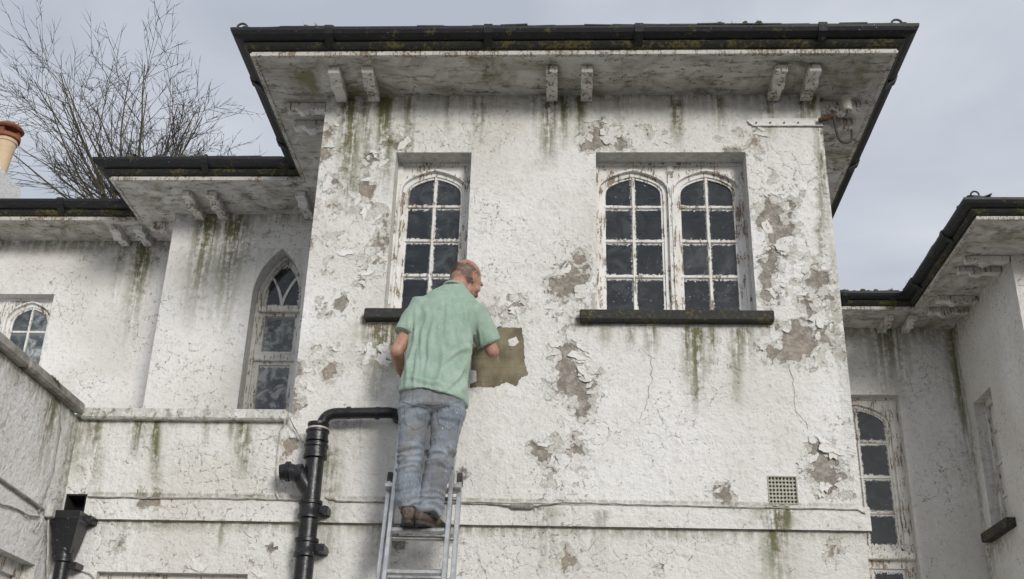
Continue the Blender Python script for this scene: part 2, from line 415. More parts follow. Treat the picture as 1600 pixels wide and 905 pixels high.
for k in range(30):
    cx, cy = (_pr.uniform(475, 600), _pr.uniform(170, 620)) if k < 12 else (_pr.uniform(140, 1340), _pr.uniform(160, 900))
    if (600 < cx < 760 and 220 < cy < 520) or (900 < cx < 1200 and 220 < cy < 520) or (735 < cx < 830 and 505 < cy < 612) or (cx < 470 and cy < 660) or cy > 765 and cy < 835: continue
    r0 = _pr.uniform(3.5, 9); PEEL.append(PX([(cx+r0*_pr.uniform(.5, 1.4)*math.cos(a), cy+r0*_pr.uniform(.5, 1.4)*math.sin(a)) for a in (0, .9, 1.8, 2.7, 3.6, 4.5, 5.4)]))
PEEL_SOFT = [PX(p) for p in [          # old coat showing, no bare plaster
    [(480,200),(540,200),(560,420),(520,620),(462,620)], [(570,330),(612,330),(604,480),(560,480)],
    [(860,380),(930,380),(930,660),(850,660)], [(1180,250),(1300,250),(1320,600),(1190,600)], [(900,180),(1200,180),(1200,240),(900,240)],
    [(1250,640),(1340,640),(1350,800),(1250,800)], [(770,460),(830,460),(830,505),(770,505)], [(830,680),(930,680),(930,790),(830,790)],
    [(240,860),(420,850),(420,892),(240,892)]]]
FILL = PX([(740,513),(778,511),(815,512),(819,540),(820,566),(825,586),(814,590),(806,604),(792,597),(786,599),(770,606),(750,604),(734,606),(737,560)])
FILL_OUT = [PX(p) for p in [[(794,530),(806,526),(811,534),(803,542),(795,539)], [(735,578),(744,578),(745,596),(735,600)]]]
STREAK = [  # px x, y0, y1, width px, strength
    (545,152,340,26,.95),(572,152,300,14,.7),(600,152,310,22,1.0),(638,152,300,16,.55),(700,148,215,10,.5),(748,150,235,20,.55),(830,150,200,12,.5),(858,150,270,20,1.0),(880,150,240,14,.8),
    (905,150,230,14,.8),(970,148,200,14,.5),(1056,148,235,18,.95),(1125,150,210,14,.6),(1200,150,225,18,.7),(1250,150,200,14,1.0),(1268,150,190,14,.95),(1284,180,420,12,.8),
    (600,505,600,44,.9),(640,510,590,20,.6),(585,505,640,18,.6),
    (1088,512,660,16,1.0),(1075,510,610,10,.8),(1110,512,600,10,.6),(1020,510,560,14,.7),(985,512,555,10,.6),(1150,512,640,12,.65),(1165,512,590,18,.6),(945,512,550,12,.4),
    (1212,800,930,26,1.0),(1225,795,860,16,.9),(1208,790,830,40,.7),(560,640,720,20,.4),(245,655,790,10,.75),(215,655,720,14,.7),(380,655,760,18,.75),(362,655,700,8,.6),(320,655,700,10,.5),
    (150,640,780,14,.7),(140,640,700,10,.8),(118,640,760,30,.5),(345,815,870,8,.5),(600,815,905,30,.35),(850,795,905,26,.35),(935,800,870,14,.4),(515,700,905,20,.55),(530,640,700,26,.4)]
BANDS = [  # whole-width soiling: z of the top, height, x range, strength
    (6.43,.10,-1.8,1.83,.55),(6.43,.30,-1.8,1.83,.28),(4.64,.10,.05,1.4,.75),(4.64,.14,-1.4,-1.1,.9),(3.22,.08,-3.1,1.85,.55),(3.40,.05,-3.1,1.85,.55),(3.93,.10,-3.2,-1.8,.6),(6.43,4,1.76,1.9,.45)]

def wear(u, v, origin='front', seed=0):
    """peel, algae, filler and relief for points of a wall; u along, v up (metres)"""
    n1 = fbm(u*3+seed, v*3, 3+seed); n2 = fbm(u*9, v*9+seed, 7+seed)
    peel = .05 + .30*np.clip((fbm(u*1.3+5+seed, v*1.3, 21+seed)-.42)*3, 0, 1)*n2
    alg = np.zeros_like(u); fil = np.zeros_like(u)
    if origin == 'front':
        wu = u + (fbm(u*14, v*14, 31)-.5)*.035; wv = v + (fbm(u*14, v*14, 57)-.5)*.035
        ca, cb, cid, gap = cells(wu, wv, .055, 4); cc, cd, cid2, gap2 = cells(wu+.3, wv, .024, 8); cc = cc-.3
        for p in PEEL:
            sd_ = .15*poly_sd(wu, wv, p) + .50*poly_sd(ca, cb, p) + .35*poly_sd(cc, cd, p)
            sd_ = sd_ + np.where(cid > .80, .03, np.where(cid < .12, -.022, 0.)) + np.where(cid2 > .85, .018, 0.)
            peel = np.maximum(peel, np.clip(.53 - sd_*6.5, 0, .95))
        for p in PEEL_SOFT:
            d = poly_sd(wu, wv, p); peel = peel + np.where(peel < .3, .30*np.clip(.5-d*4, 0, 1)*np.where(cid > .45, 1., .35)*np.clip((n2-.30)*4, 0, 1), 0)
        d = poly_sd(u, v, FILL)
        for p in FILL_OUT: d = np.maximum(d, -poly_sd(u, v, p))
        fil = np.clip(.5 - d*14, 0, 1)
        for x, y0, y1, w, s in STREAK:
            a, b = onY(x, y0), onY(x, y1); w = w/235.
            t = (a[2]-v)/(a[2]-b[2]); wig = (fbm(v*3, v*0+x, 77)-.5)*.05
            alg = np.maximum(alg, min(1.25*s, 1.1)*np.exp(-((u-(a[0]+(b[0]-a[0])*t)-wig)/(w*.78))**2)*np.clip((t+.03)*20, 0, 1)*np.clip(1-t, 0, 1)**.7)
        for z, h, x0, x1, s in BANDS:
            alg = np.maximum(alg, s*np.clip(1-(z-v)/h, 0, 1)*(v <= z)*(u > x0)*(u < x1)*(.45+.9*n1))
        alg = alg + .10*np.clip((n1-.45)*3, 0, 1)*(fbm(u*.9, v*.6, 91) > .5)
    relief = (fbm(u*4, v*4, 41+seed)-.5)*.012 + (fbm(u*13, v*13, 43+seed)-.5)*.006
    relief = relief - .007*np.clip((peel-.46)*9, 0, 1)
    relief = relief*(1-np.clip(fil*2, 0, 1)) - .004*np.clip(fil*2, 0, 1)
    peel = peel + (fbm(u*9+3, v*9, 61+seed)-.5)*.22
    qa, qb, qid, qg = cells(u + (fbm(u*12, v*12, 33)-.5)*.05, v + (fbm(u*12, v*12, 34)-.5)*.05, .085, 2)
    peel = peel + np.where(qid > .72, .10, 0.)*np.clip((n1-.4)*5, 0, 1)
    zone = np.clip((fbm(u*2.6+seed, v*2.6, 71+seed)-.50)*6, 0, 1)
    zone = np.maximum(zone, np.clip((peel-.1)*4, 0, 1)*.9)
    tone = np.clip((fbm(u*1.7, v*1.7+seed, 81+seed)-.30)*2.4, 0, 1)
    return peel, alg, fil, relief, zone, tone

def lines(lo, hi, step, extra=(), fine_from=None):
    a = list(np.arange(lo, hi, step)) if fine_from is None else list(np.arange(lo, fine_from, .12)) + list(np.arange(fine_from, hi, step))
    ex = [e for e in extra if lo < e < hi] + [hi]
    a = [x for x in a if all(abs(x-e) > step*.45 for e in ex)] + ex
    return np.array(sorted(a))

def make_wall(name, origin, U, Nrm, u, v, holes, depth, parent, mat, kind='front', seed=0, arch=None, algae_extra=None):
    """dense sheet with openings and reveals; world = origin + u*U + v*Z + relief*N"""
    O, U, Nv = np.array(origin, float), np.array(U, float), np.array(Nrm, float); Z = np.array([0, 0, 1.])
    uu, vv = np.meshgrid(u, v); nu, nv = len(u), len(v)
    pe, al, fi, re, zo, to = wear(uu.ravel(), vv.ravel(), kind, seed)
    if algae_extra is not None: al = np.maximum(al, algae_extra(uu.ravel(), vv.ravel()))
    fu, fv = uu.ravel(), vv.ravel()
    edge = np.ones_like(re)
    for (a, b, c, d) in holes: edge *= np.clip(np.maximum.reduce([a-fu, fu-b, c-fv, fv-d])*60, 0, 1)
    re = re*edge
    P = O + fu[:, None]*U + fv[:, None]*Z + re[:, None]*Nv
    cu, cv = (u[:-1]+u[1:])/2, (v[:-1]+v[1:])/2; CU, CV = np.meshgrid(cu, cv); keep = np.ones(CU.shape, bool)
    for (a, b, c, d) in holes: keep &= ~((CU > a) & (CU < b) & (CV > c) & (CV < d))
    jj, ii = np.nonzero(keep); base = jj*nu + ii
    quads = np.stack([base, base+1, base+nu+1, base+nu], 1)
    ev = []; eq = []; att = []
    def q(a, b, c, d):
        n = len(P)+len(ev); ev.extend([a, b, c, d]); eq.append((n, n+1, n+2, n+3))
    W = lambda s, t, dd=0.: O + s*U + t*Z - dd*Nv
    for k, (a, b, c, d) in enumerate(holes):
        D = depth[k] if isinstance(depth, (list, tuple)) else depth
        if arch is not None and k == arch[0]:
            pts = arch[1]                                   # (s,t) along the arch from left spring to right spring
            for (s0, t0), (s1, t1) in zip(pts[:-1], pts[1:]):
                for r in range(6):
                    f0, f1 = r/6, (r+1)/6
                    q(W(s0, t0+(d-t0)*f0), W(s1, t1+(d-t1)*f0), W(s1, t1+(d-t1)*f1), W(s0, t0+(d-t0)*f1))
                q(W(s0, t0), W(s0, t0, D), W(s1, t1, D), W(s1, t1))
            q(W(a, c), W(a, c, D), W(a, pts[0][1], D), W(a, pts[0][1])); q(W(b, c), W(b, pts[-1][1]), W(b, pts[-1][1], D), W(b, c, D))
        else:
            q(W(a, d), W(a, d, D), W(b, d, D), W(b, d)); q(W(a, c), W(a, c, D), W(a, d, D), W(a, d)); q(W(b, c), W(b, d), W(b, d, D), W(b, c, D))
        q(W(a, c), W(b, c), W(b, c, D), W(a, c, D))
    if ev:
        P = np.vstack([P, np.array(ev)]); quads = np.vstack([quads, np.array(eq)])
        pad = len(ev); pe = np.concatenate([pe, np.full(pad, .22)]); al = np.concatenate([al, np.full(pad, .16)]); fi = np.concatenate([fi, np.zeros(pad)]); zo = np.concatenate([zo, np.full(pad, .5)]); to = np.concatenate([to, np.full(pad, .5)])
    me = bpy.data.meshes.new(name)
    me.vertices.add(len(P)); me.vertices.foreach_set('co', P.ravel().astype(np.float32))
    me.loops.add(quads.size); me.loops.foreach_set('vertex_index', quads.ravel().astype(np.int32))
    me.polygons.add(len(quads)); me.polygons.foreach_set('loop_start', np.arange(0, quads.size, 4, dtype=np.int32))
    me.polygons.foreach_set('use_smooth', np.concatenate([np.ones(len(quads)-len(eq), bool), np.zeros(len(eq), bool)]))
    for nm, ar in (('peel', pe), ('algae', al), ('filler', fi), ('zone', zo), ('tone', to)):
        at = me.attributes.new(nm, 'FLOAT', 'POINT'); at.data.foreach_set('value', ar.astype(np.float32))
    me.update(calc_edges=True); me.validate()
    return link(name, me, mat, parent)

def set_attr(me, **kw):
    for k, v in kw.items():
        at = me.attributes.new(k, 'FLOAT', 'POINT'); at.data.foreach_set('value', np.full(len(me.vertices), v, np.float32))
# openings (x0, x1, z0, z1)
W1 = (-1.245, -.697, 4.675, 5.938); W2 = (.20, 1.268, 4.675, 5.938); WG = (-2.905, -1.958, 1.2, 2.902)
VENT = (1.262, 1.436, 3.392, 3.562); HOP = (-3.195, -3.055, 3.24, 3.388)
PW = (-2.735, -2.30, ZL-.02, 6.09)
def pointed(x0, x1, zs, za, n=9):
    """two-centred pointed arch from left spring to right spring"""
    xm = (x0+x1)/2; w = (x1-x0)/2; h = za-zs; r = (w*w+h*h)/(2*w); pts = []
    th = math.asin(min(1, h/r))
    for i in range(n+1):
        a = th*i/n; pts.append((x0 + r - r*math.cos(a), zs + r*math.sin(a)))
    return pts + [(2*xm-x, z) for x, z in pts[-2::-1]]

hx = [W1[0], W1[1], W2[0], W2[1], VENT[0], VENT[1]]; hz = [W1[2], W1[3], VENT[2], VENT[3]]
tower_wall = make_wall('tower_wall', (0, 0, 0), (1, 0, 0), (0, -1, 0), lines(XT0, XT1, .009, hx), lines(0, ZE, .009, hz, 2.8),
    [W1, W2, VENT], [.20, .20, .10], house, M['wall'])
tower_wall['label'] = 'tall white tower wall with peeling paint, bare plaster patches and green streaks'
low_wall = make_wall('terrace_wall', (0, 0, 0), (1, 0, 0), (0, -1, 0), lines(XL-.03, XT0, .012, [WG[0], WG[1], HOP[0], HOP[1]]), lines(0, ZL-.005, .012, [WG[3], WG[2], HOP[2], HOP[3]], 2.7),
    [WG, HOP], [.14, .16], house, M['wall'])
PWA = pointed(PW[0], PW[1], 5.62, 6.085)
bay_alg = lambda u, v: np.maximum(.95*np.exp(-((u+3.22)/.13)**2)*np.clip((v-5.2)/1.1, 0, 1), np.maximum(.9*np.exp(-((u+2.98)/.15)**2)*np.clip((v-5.1)/1.2, 0, 1), .5*np.clip(1-(ZE-v)/.14, 0, 1)))
bay_wall = make_wall('bay_wall', (0, YB, 0), (1, 0, 0), (0, -1, 0), lines(XB, XT0, .016, [PW[0], PW[1]]), lines(3.8, ZE, .016, [PW[2], PW[3]]),
    [PW], .22, house, M['wall'], 'other', 5, (0, PWA), bay_alg)
WF = (-5.75, -4.755, 4.5, 5.872)
far_alg = lambda u, v: np.maximum(.95*np.exp(-((u+3.99)/.10)**2)*np.clip((v-5.3)/1., 0, 1), np.maximum(.6*np.exp(-((u+4.2)/.06)**2)*np.clip((v-5.7)/.7, 0, 1), .6*np.clip(1-(ZE-v)/.16, 0, 1)))
far_wall = make_wall('back_wall', (0, YF, 0), (1, 0, 0), (0, -1, 0), lines(-6.6, XB, .02, [WF[0], WF[1]]), lines(3.8, ZE, .02, [WF[2], WF[3]]),
    [WF], .16, house, M['wall'], 'other', 9, None, far_alg)
WR = (2.55, 3.46, 2.6, 5.675)
rec_alg = lambda u, v: np.maximum(.8*np.exp(-((u-3.42)/.22)**2)*np.clip((v-5.5)/.9, 0, 1), np.maximum(.55*np.clip(1-(ZE-v)/.25, 0, 1), .7*np.exp(-((u-4.10)/.09)**2)*np.clip((v-4.6)/1, 0, 1)))
rec_wall = make_wall('recess_wall', (0, YR, 0), (1, 0, 0), (0, -1, 0), lines(XT1, XW+.03, .02, [WR[0], WR[1]]), lines(2.2, ZE, .02, [WR[2], WR[3]]),
    [WR], .16, house, M['wall'], 'other', 13, None, rec_alg)
# wing side faces left: u runs towards the camera (-Y)
WS = (-4.075, -3.575, 4.19, 5.49)
wing_alg = lambda u, v: .5*np.exp(-((u+4.3)/.1)**2) + .4*np.clip(1-(ZE-v)/.2, 0, 1) + .75*np.exp(-((u+4.0)/.3)**2)*np.clip(1-(4.14-v)/.3, 0, 1)*(v < 4.14)
wing_side = make_wall('wing_wall', (XW, 0, 0), (0, -1, 0), (-1, 0, 0), lines(-YR-.03, -YW, .02, [WS[0], WS[1]]), lines(2.2, ZE, .02, [WS[2], WS[3]]),
    [WS], .20, house, M['wall'], 'other', 17, None, wing_alg)
wing_front = make_wall('wing_wall', (0, YW, 0), (1, 0, 0), (0, -1, 0), lines(XW, 6.6, .03), lines(0, ZE, .03), [], .1, house, M['wall'], 'other', 19)
# wall of the low block that comes forward, facing right: u along +Y
WLO = (-2.2, -.215, 1.2, 2.892)
left_alg = lambda u, v: np.maximum(.75*np.exp(-((u+.42)/.12)**2)*np.clip((v-3.3)/.5, 0, 1), np.maximum(.6*np.exp(-((u+.05)/.10)**2)*np.clip((v-3.0)/.6, 0, 1), .55*np.clip(1-(ZL-.06-v)/.14, 0, 1)))
left_wall = make_wall('block_wall', (XL, 0, 0), (0, 1, 0), (1, 0, 0), lines(-4.2, .03, .014, [WLO[0], WLO[1]]), lines(0, ZL-.06, .014, [WLO[2], WLO[3]], 2.7),
    [WLO], .16, house, M['render'], 'other', 23, None, left_alg)
# hidden faces that close the volume
hid = MB()
def sheet(a, b, c, d): hid.add([a, b, c, d], [(0, 1, 2, 3)])
sheet((XT0, .002, 0), (XT0, YB, 0), (XT0, YB, ZE), (XT0, .002, ZE)); sheet((XT1, .002, 0), (XT1, YR, 0), (XT1, YR, ZE), (XT1, .002, ZE))
sheet((XB, YB+.002, 3.8), (XB, YF, 3.8), (XB, YF, ZE), (XB, YB+.002, ZE)); sheet((-6.6, YF, 0), (-6.6, 9, 0), (-6.6, 9, ZE), (-6.6, YF, ZE))
sheet((6.6, YW, 0), (6.6, 9, 0), (6.6, 9, ZE), (6.6, YW, ZE)); sheet((-6.6, 9, 0), (6.6, 9, 0), (6.6, 9, ZE), (-6.6, 9, ZE))
sheet((XT1, YR, 0), (XW, YR, 0), (XW, YR, 2.2), (XT1, YR, 2.2)); sheet((XW, YW, 0), (XW, YR, 0), (XW, YR, 2.2), (XW, YW, 2.2))
sheet((-6.6, -4.2, ZL-.07), (XL, -4.2, ZL-.07), (XL, YF, ZL-.07), (-6.6, YF, ZL-.07)); sheet((-6.6, -4.2, 0), (XL, -4.2, 0), (XL, -4.2, ZL-.07), (-6.6, -4.2, ZL-.07))
sheet((-6.6, -4.2, 0), (-6.6, YF, 0), (-6.6, YF, ZL-.07), (-6.6, -4.2, ZL-.07)); sheet((XL, 0, ZL-.075), (XT0, 0, ZL-.075), (XT0, YB, ZL-.075), (XL, YB, ZL-.075))
sheet((-6.6, .6+YF, 3.2), (6.6, .6+YF, 3.2), (6.6, 9, 3.2), (-6.6, 9, 3.2))
hid.build('outer_wall', M['render'], house)
# dark rooms behind the windows: plain partitions
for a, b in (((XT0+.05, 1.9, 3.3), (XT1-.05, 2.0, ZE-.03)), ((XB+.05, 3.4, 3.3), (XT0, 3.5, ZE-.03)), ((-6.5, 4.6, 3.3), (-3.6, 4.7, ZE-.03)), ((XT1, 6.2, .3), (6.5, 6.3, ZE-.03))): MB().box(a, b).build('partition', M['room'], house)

# paint flakes lifting round the bare patches
flake_meshes = []
for k in range(16):
    r_ = random.Random(100+k); n = r_.randint(12, 17); R0 = r_.uniform(.028, .058); asp = r_.uniform(.55, 1.7); pts = []
    for i in range(n):
        a = 2*math.pi*i/n + r_.uniform(-.16, .16); rr = R0*r_.uniform(.45, 1.2); pts.append((rr*math.cos(a)*asp, rr*math.sin(a)))
    curl = r_.uniform(1.3, 2.6); hinge = -R0*.35
    bend = lambda z: .0035 - .0048*min(1, max(0, (z+R0*.7)/R0)) - curl*max(0, z-hinge)**2
    vs = [(0, bend(0), 0)] + [(x, bend(z)+r_.uniform(-.001, .001), z) for x, z in pts]; vs += [(x, y+.0025, z) for x, y, z in vs]
    N_ = n+1; fs = [(0, 1+(i+1) % n, 1+i) for i in range(n)] + [(N_, N_+1+i, N_+1+(i+1) % n) for i in range(n)] + [(1+i, 1+(i+1) % n, N_+1+(i+1) % n, N_+1+i) for i in range(n)]
    me = bpy.data.meshes.new('paint_flake'); me.from_pydata(vs, [], fs); me.materials.append(M['wall']); set_attr(me, peel=r_.uniform(0, .1), tone=r_.uniform(.0, .8)); flake_meshes.append(me)
def relief_at_(x, z): return float(wear(np.array([x]), np.array([z]))[3][0])
spots = []
for p in PEEL:
    n = len(p); cx = sum(a for a, b in p)/n; cz = sum(b for a, b in p)/n
    for i in range(n):
        (x0, z0), (x1, z1) = p[i], p[(i+1) % n]; L_ = math.hypot(x1-x0, z1-z0); k = max(1, int(L_/.06))
        for j in range(k):
            if rng.random() < .40: continue
            t = (j+rng.random())/k; x, z = x0+(x1-x0)*t, z0+(z1-z0)*t; dx, dz = x-cx, z-cz; dl = math.hypot(dx, dz)+1e-6
            off = rng.uniform(.02, .06); spots.append((x+dx/dl*off, z+dz/dl*off, math.atan2(-dx/dl, -dz/dl)+rng.uniform(-.7, .7), rng.uniform(.45, 1.1)))
for p in PEEL_SOFT:
    xs0, zs0 = [q[0] for q in p], [q[1] for q in p]
    for k in range(13): spots.append((rng.uniform(min(xs0), max(xs0)), rng.uniform(min(zs0), max(zs0)), rng.uniform(0, 6.28), rng.uniform(.5, 1.2)))
ok = []
for x, z, a, sc in spots:
    if any(q[0]-.06 < x < q[1]+.06 and q[2]-.12 < z < q[3]+.05 for q in (W1, W2, VENT, WG, HOP)): continue
    if not (XL+.05 < x < XT1-.06) or z < 2.86 or z > 6.35 or 3.16 < z < 3.45 or (x < XT0+.05 and z > 3.82): continue
    ok.append((x, z, a, sc))
_re = wear(np.array([q[0] for q in ok]), np.array([q[1] for q in ok]))[3]
for (x, z, a, sc), re_ in zip(ok, _re):
    o = bpy.data.objects.new('paint_flake', flake_meshes[rng.randrange(16)]); COL.objects.link(o); o.parent = tower_wall if x > XT0 else low_wall
    o.location = (x, -.001-float(re_), z); o.rotation_euler = (0, a, 0); o.scale = (sc, 1, sc)
# long cracks in the render
def crack(pxs):
    q = []; r_ = random.Random(len(pxs)*7+int(pxs[0][0]))
    P_ = [onY(*p) for p in pxs]
    for i in range(len(P_)-1):
        n = max(2, int(np.linalg.norm(P_[i+1]-P_[i])/.022))
        for k in range(n):
            c_ = P_[i] + (P_[i+1]-P_[i])*k/n; q.append((c_[0]+r_.uniform(-.007, .007), c_[2]+r_.uniform(-.007, .007)))
    rr = wear(np.array([a for a, b in q]), np.array([b for a, b in q]))[3]; A_ = []; B_ = []
    for (x, z), r0 in zip(q, rr):
        w = r_.uniform(.0005, .0018); A_.append((x-w, -float(r0)-.0015, z-w*.3)); B_.append((x+w, -float(r0)-.0015, z+w*.3))
    n = len(A_); MB().add(A_+B_, [(i, i+1, n+i+1, n+i) for i in range(n-1)]).build('crack', M['crack'], tower_wall)
crack([(1000, 545), (1018, 560), (1018, 590), (1010, 630), (1000, 655), (978, 672), (950, 682), (930, 686)])
crack([(1230, 566), (1240, 600), (1241, 640), (1262, 664), (1258, 676)]); crack([(1018, 560), (1034, 562)])
crack([(918, 860), (928, 848), (934, 842)])

# ---- string course, ledge, coping
sc_ = make_wall('string_course', (0, -.032, 0), (1, 0, 0), (0, -1, 0), lines(-3.045, 1.862, .012), lines(3.222, 3.368, .012), [], .1, house, M['wall'])
MB().box((-3.045, -.030, 3.222), (1.861, .03, 3.226)).box((-3.045, -.030, 3.362), (1.861, .03, 3.367)).box((1.856, -.030, 3.224), (1.861, .03, 3.364)).build('band_edge', M['concrete'], sc_)
lm = MB(); lm.box((XL+.012, -.055, ZL-.075), (XT0-.015, YB-.01, ZL)); ledge = lm.build('ledge', M['wall'], house, bevel=.012); set_attr(ledge.data, peel=.30, algae=.25, zone=.8, tone=.5)
cp = MB()
for k in range(5):
    y0, y1 = -.075-k*.84, -.075-(k+1)*.84+.012
    cp = MB().box((XL-.30, y1, ZL-.055), (XL+.055, y0, ZL+.015)); cp.build('coping_stone', M['concrete'], house, bevel=.014)

# ---- windows
def arch_outline(x0, x1, zb, zs, za, n=14, kind='tudor'):
    """closed outline without the bottom edge: left foot, up, over, right foot"""
    if kind == 'pointed': top = pointed(x0, x1, zs, za, n//2)
    else:
        xm, w = (x0+x1)/2, (x1-x0)/2; top = []
        for i in range(n+1):
            a = math.pi - math.pi*i/n; c = math.cos(a); s = abs(math.sin(a))
            t = abs(c); top.append((xm+w*c, zs+(za-zs)*(.74*s**.75+.26*(1-t))))
    return [(x0, zb)] + top + [(x1, zb)]
def inset(o, d, db=0.):
    xs = [p[0] for p in o]; x0, x1 = min(xs), max(xs); zb = o[0][1]; xm = (x0+x1)/2; w = (x1-x0)/2; k = (w-d)/w
    zs = o[1][1]; za = max(p[1] for p in o); kz = (za-zs-d)/(za-zs)
    return [(xm+(x-xm)*k, (zb+db if i in (0, len(o)-1) else zs + (z-zs)*kz)) for i, (x, z) in enumerate(o)]
def top_at(o, x):
    for (xa, za), (xb, zb) in zip(o[1:-1], o[2:-1]):
        if min(xa, xb)-1e-9 <= x <= max(xa, xb)+1e-9: return za + (zb-za)*((x-xa)/(xb-xa) if abs(xb-xa) > 1e-9 else 0)
    return o[1][1]
class Plane:
    """2-d window coordinates (s along, z up, d inwards) -> world"""
    def __init__(s, o, U, Nin): s.o, s.U, s.N = Vector(o), Vector(U), Vector(Nin)
    def __call__(s, u, z, d): return tuple(s.o + s.U*u + Vector((0, 0, z)) + s.N*d)
    def P(s, pts, d): return [s(u, z, d) for u, z in pts]
    def box(s, mb, u0, u1, z0, z1, d0, d1): return mb.extr([s(u0, z0, d0), s(u1, z0, d0), s(u1, z1, d0), s(u0, z1, d0)], s.N*(d1-d0))

def light(pl, win, o, zbars, d, tm, gm, cols=2, bar=.020, extra_glass=0):
    """one arched casement: sash ring, glazing bars, panes; o = outer outline of the sash"""
    sash = MB(); i1 = inset(o, .034, .05)
    sash.ring(pl.P(o, d), pl.P(i1, d), pl.N*.045); u0, u1 = o[0][0], o[-1][0]
    pl.box(sash, u0+.0325, u1-.0325, o[0][1]+.0015, o[0][1]+.05, d+.002, d+.043)
    sash.build('sash', tm, win)
    i2 = inset(o, .050, .064); bead = MB(); bead.ring(pl.P(inset(o, .0335, .049), d+.012), pl.P(i2, d+.012), pl.N*.02); bead.build('bead', tm, win)
    a, b, zb = i1[0][0], i1[-1][0], i1[0][1]
    us = [a + (b-a)*k/cols for k in range(cols+1)]
    zt = [zb] + list(zbars)
    for k in range(1, cols):
        mbk = MB(); pl.box(mbk, us[k]-bar*.5, us[k]+bar*.5, zb+.001, top_at(i1, us[k])+.003, d+.006, d+.036); mbk.build('glazing_bar', tm, win, bevel=.004)
    for z in zbars:
        mbk = MB(); pl.box(mbk, a-.002, b+.002, z-bar*.5, z+bar*.5, d+.008, d+.034); mbk.build('glazing_bar', tm, win, bevel=.004)
    for k in range(cols):
        for r in range(len(zt)):
            lo = zt[r] - .004; ua, ub = us[k]-.002, us[k+1]+.002
            if r+1 < len(zt): poly = [(ua, lo), (ub, lo), (ub, zt[r+1]), (ua, zt[r+1])]
            else:
                poly = [(ua, lo), (ub, lo)] + [(ub+(ua-ub)*q/8, top_at(i1, min(max(ub+(ua-ub)*q/8, a+.001), b-.001))+.004) for q in range(9)]
            th = rng.uniform(-.0015, .0015)
            MB().extr(pl.P(poly, d+.024+th), pl.N*.004).build('pane', gm, win)

def casement_window(pl, op, d, lights, tm, gm, zs, za, zbars, zb_extra=.02, moulding=True):
    """rectangular opening op filled by a frame with one arched light per entry of lights"""
    x0, x1, z0, z1 = op; fr = MB(); zb = z0+zb_extra
    for (a, b) in lights:
        o = arch_outline(a, b, zb, zs, za)
        outer = [(a-.001, zb)] + [(u, z1+.003) if 0 < i < len(o)-3 else (u, z1+.003) for i, (u, z) in enumerate(o[1:-1])] + [(b+.001, zb)]
        fr.ring(pl.P(outer, d), pl.P(o, d), pl.N*.09)
    edges = [x0-.003] + [v for ab in lights for v in ab] + [x1+.003]
    for k in range(0, len(edges), 2): pl.box(fr, edges[k], edges[k+1], z0+.001, z1+.003, d-.012, d+.088)
    pl.box(fr, x0-.002, x1+.002, z0-.01, zb, d-.022, d+.085); pl.box(fr, x0-.002, x1+.002, z1-.022, z1+.002, d-.018, d+.01)
    win = fr.build('window', tm, house)
    for (a, b) in lights:
        o = arch_outline(a-.012, b+.012, zb+.005, zs, za+.012)
        if moulding: MB().ring(pl.P(inset(o, -.003), d-.020), pl.P(inset(o, .014), d-.020), pl.N*.035).build('arch_moulding', tm, win)
        light(pl, win, arch_outline(a+.002, b-.002, zb+.002, zs, za-.002), zbars, d+.012, tm, gm)
    return win
front = Plane((0, 0, 0), (1, 0, 0), (0, 1, 0))
zr = [onY(700, y)[2] for y in (320, 372, 424)][::-1]
zr = [4.675+.085+.277*k for k in (1, 2, 3)]
win = casement_window(front, W1, .16, [(W1[0]+.035, W1[1]-.03)], M['timber'], M['glass'], 5.69, 5.872, zr)
def sill(x0, x1, z, par, y0=-.075, h=.075):
    s_ = MB(); n = 7; 
    s_.box((x0, y0, z-h), (x1, .145, z)); s_.build('sill', M['sill'], par, bevel=.008)
sill(-1.365, -.60, 4.672, win)
win = casement_window(front, W2, .16, [(W2[0]+.02, .722), (.760, W2[1]-.03)], M['timber'], M['glass'], 5.69, 5.872, zr)
sill(.083, 1.368, 4.672, win)
farp = Plane((0, YF, 0), (1, 0, 0), (0, 1, 0))
win = casement_window(farp, WF, .12, [(WF[0]+.03, -5.28), (-5.215, WF[1]-.03)], M['timber'], M['glass2'], 5.63, 5.835, [4.88, 5.22, 5.55])
MB().box((-5.8, YF+.30, 4.4), (-4.7, YF+.31, 5.9)).build('curtain', M['curtain'], win)
recp = Plane((0, YR, 0), (1, 0, 0), (0, 1, 0))
WRu = (WR[0], WR[1], 4.05, WR[3]); WRl = (WR[0], WR[1], WR[2], 3.98)
win = casement_window(recp, WRu, .12, [(WR[0]+.14, WR[1]-.085)], M['timber2'], M['glass'], 5.36, 5.605, [4.46, 4.83, 5.205])
tr = MB(); recp.box(tr, WR[0], WR[1], 3.98, 4.052, .06, .2); tr.build('transom', M['timber2'], win, bevel=.01)
wl = MB(); recp.box(wl, WR[0], WR[0]+.13, WR[2], 3.98, .12, .2); recp.box(wl, WR[1]-.10, WR[1], WR[2], 3.98, .12, .2); recp.box(wl, WR[0]+.13, WR[1]-.10, 3.90, 3.98, .13, .19)
wl = wl.build('window', M['timber2'], house)
for a, b in ((WR[0]+.13, 3.005), (3.035, WR[1]-.10)):
    for c, d_ in ((2.9, 3.38), (3.41, 3.90)):
        mbk = MB(); recp.box(mbk, a, b, c, d_, .155, .16); mbk.build('pane', M['glass'], wl)
mbk = MB(); recp.box(mbk, 3.005, 3.035, 2.6, 3.9, .14, .175); mbk.build('glazing_bar', M['timber2'], wl)
mbk = MB(); recp.box(mbk, WR[0]+.13, WR[1]-.1, 3.38, 3.41, .145, .172); mbk.build('glazing_bar', M['timber2'], wl)
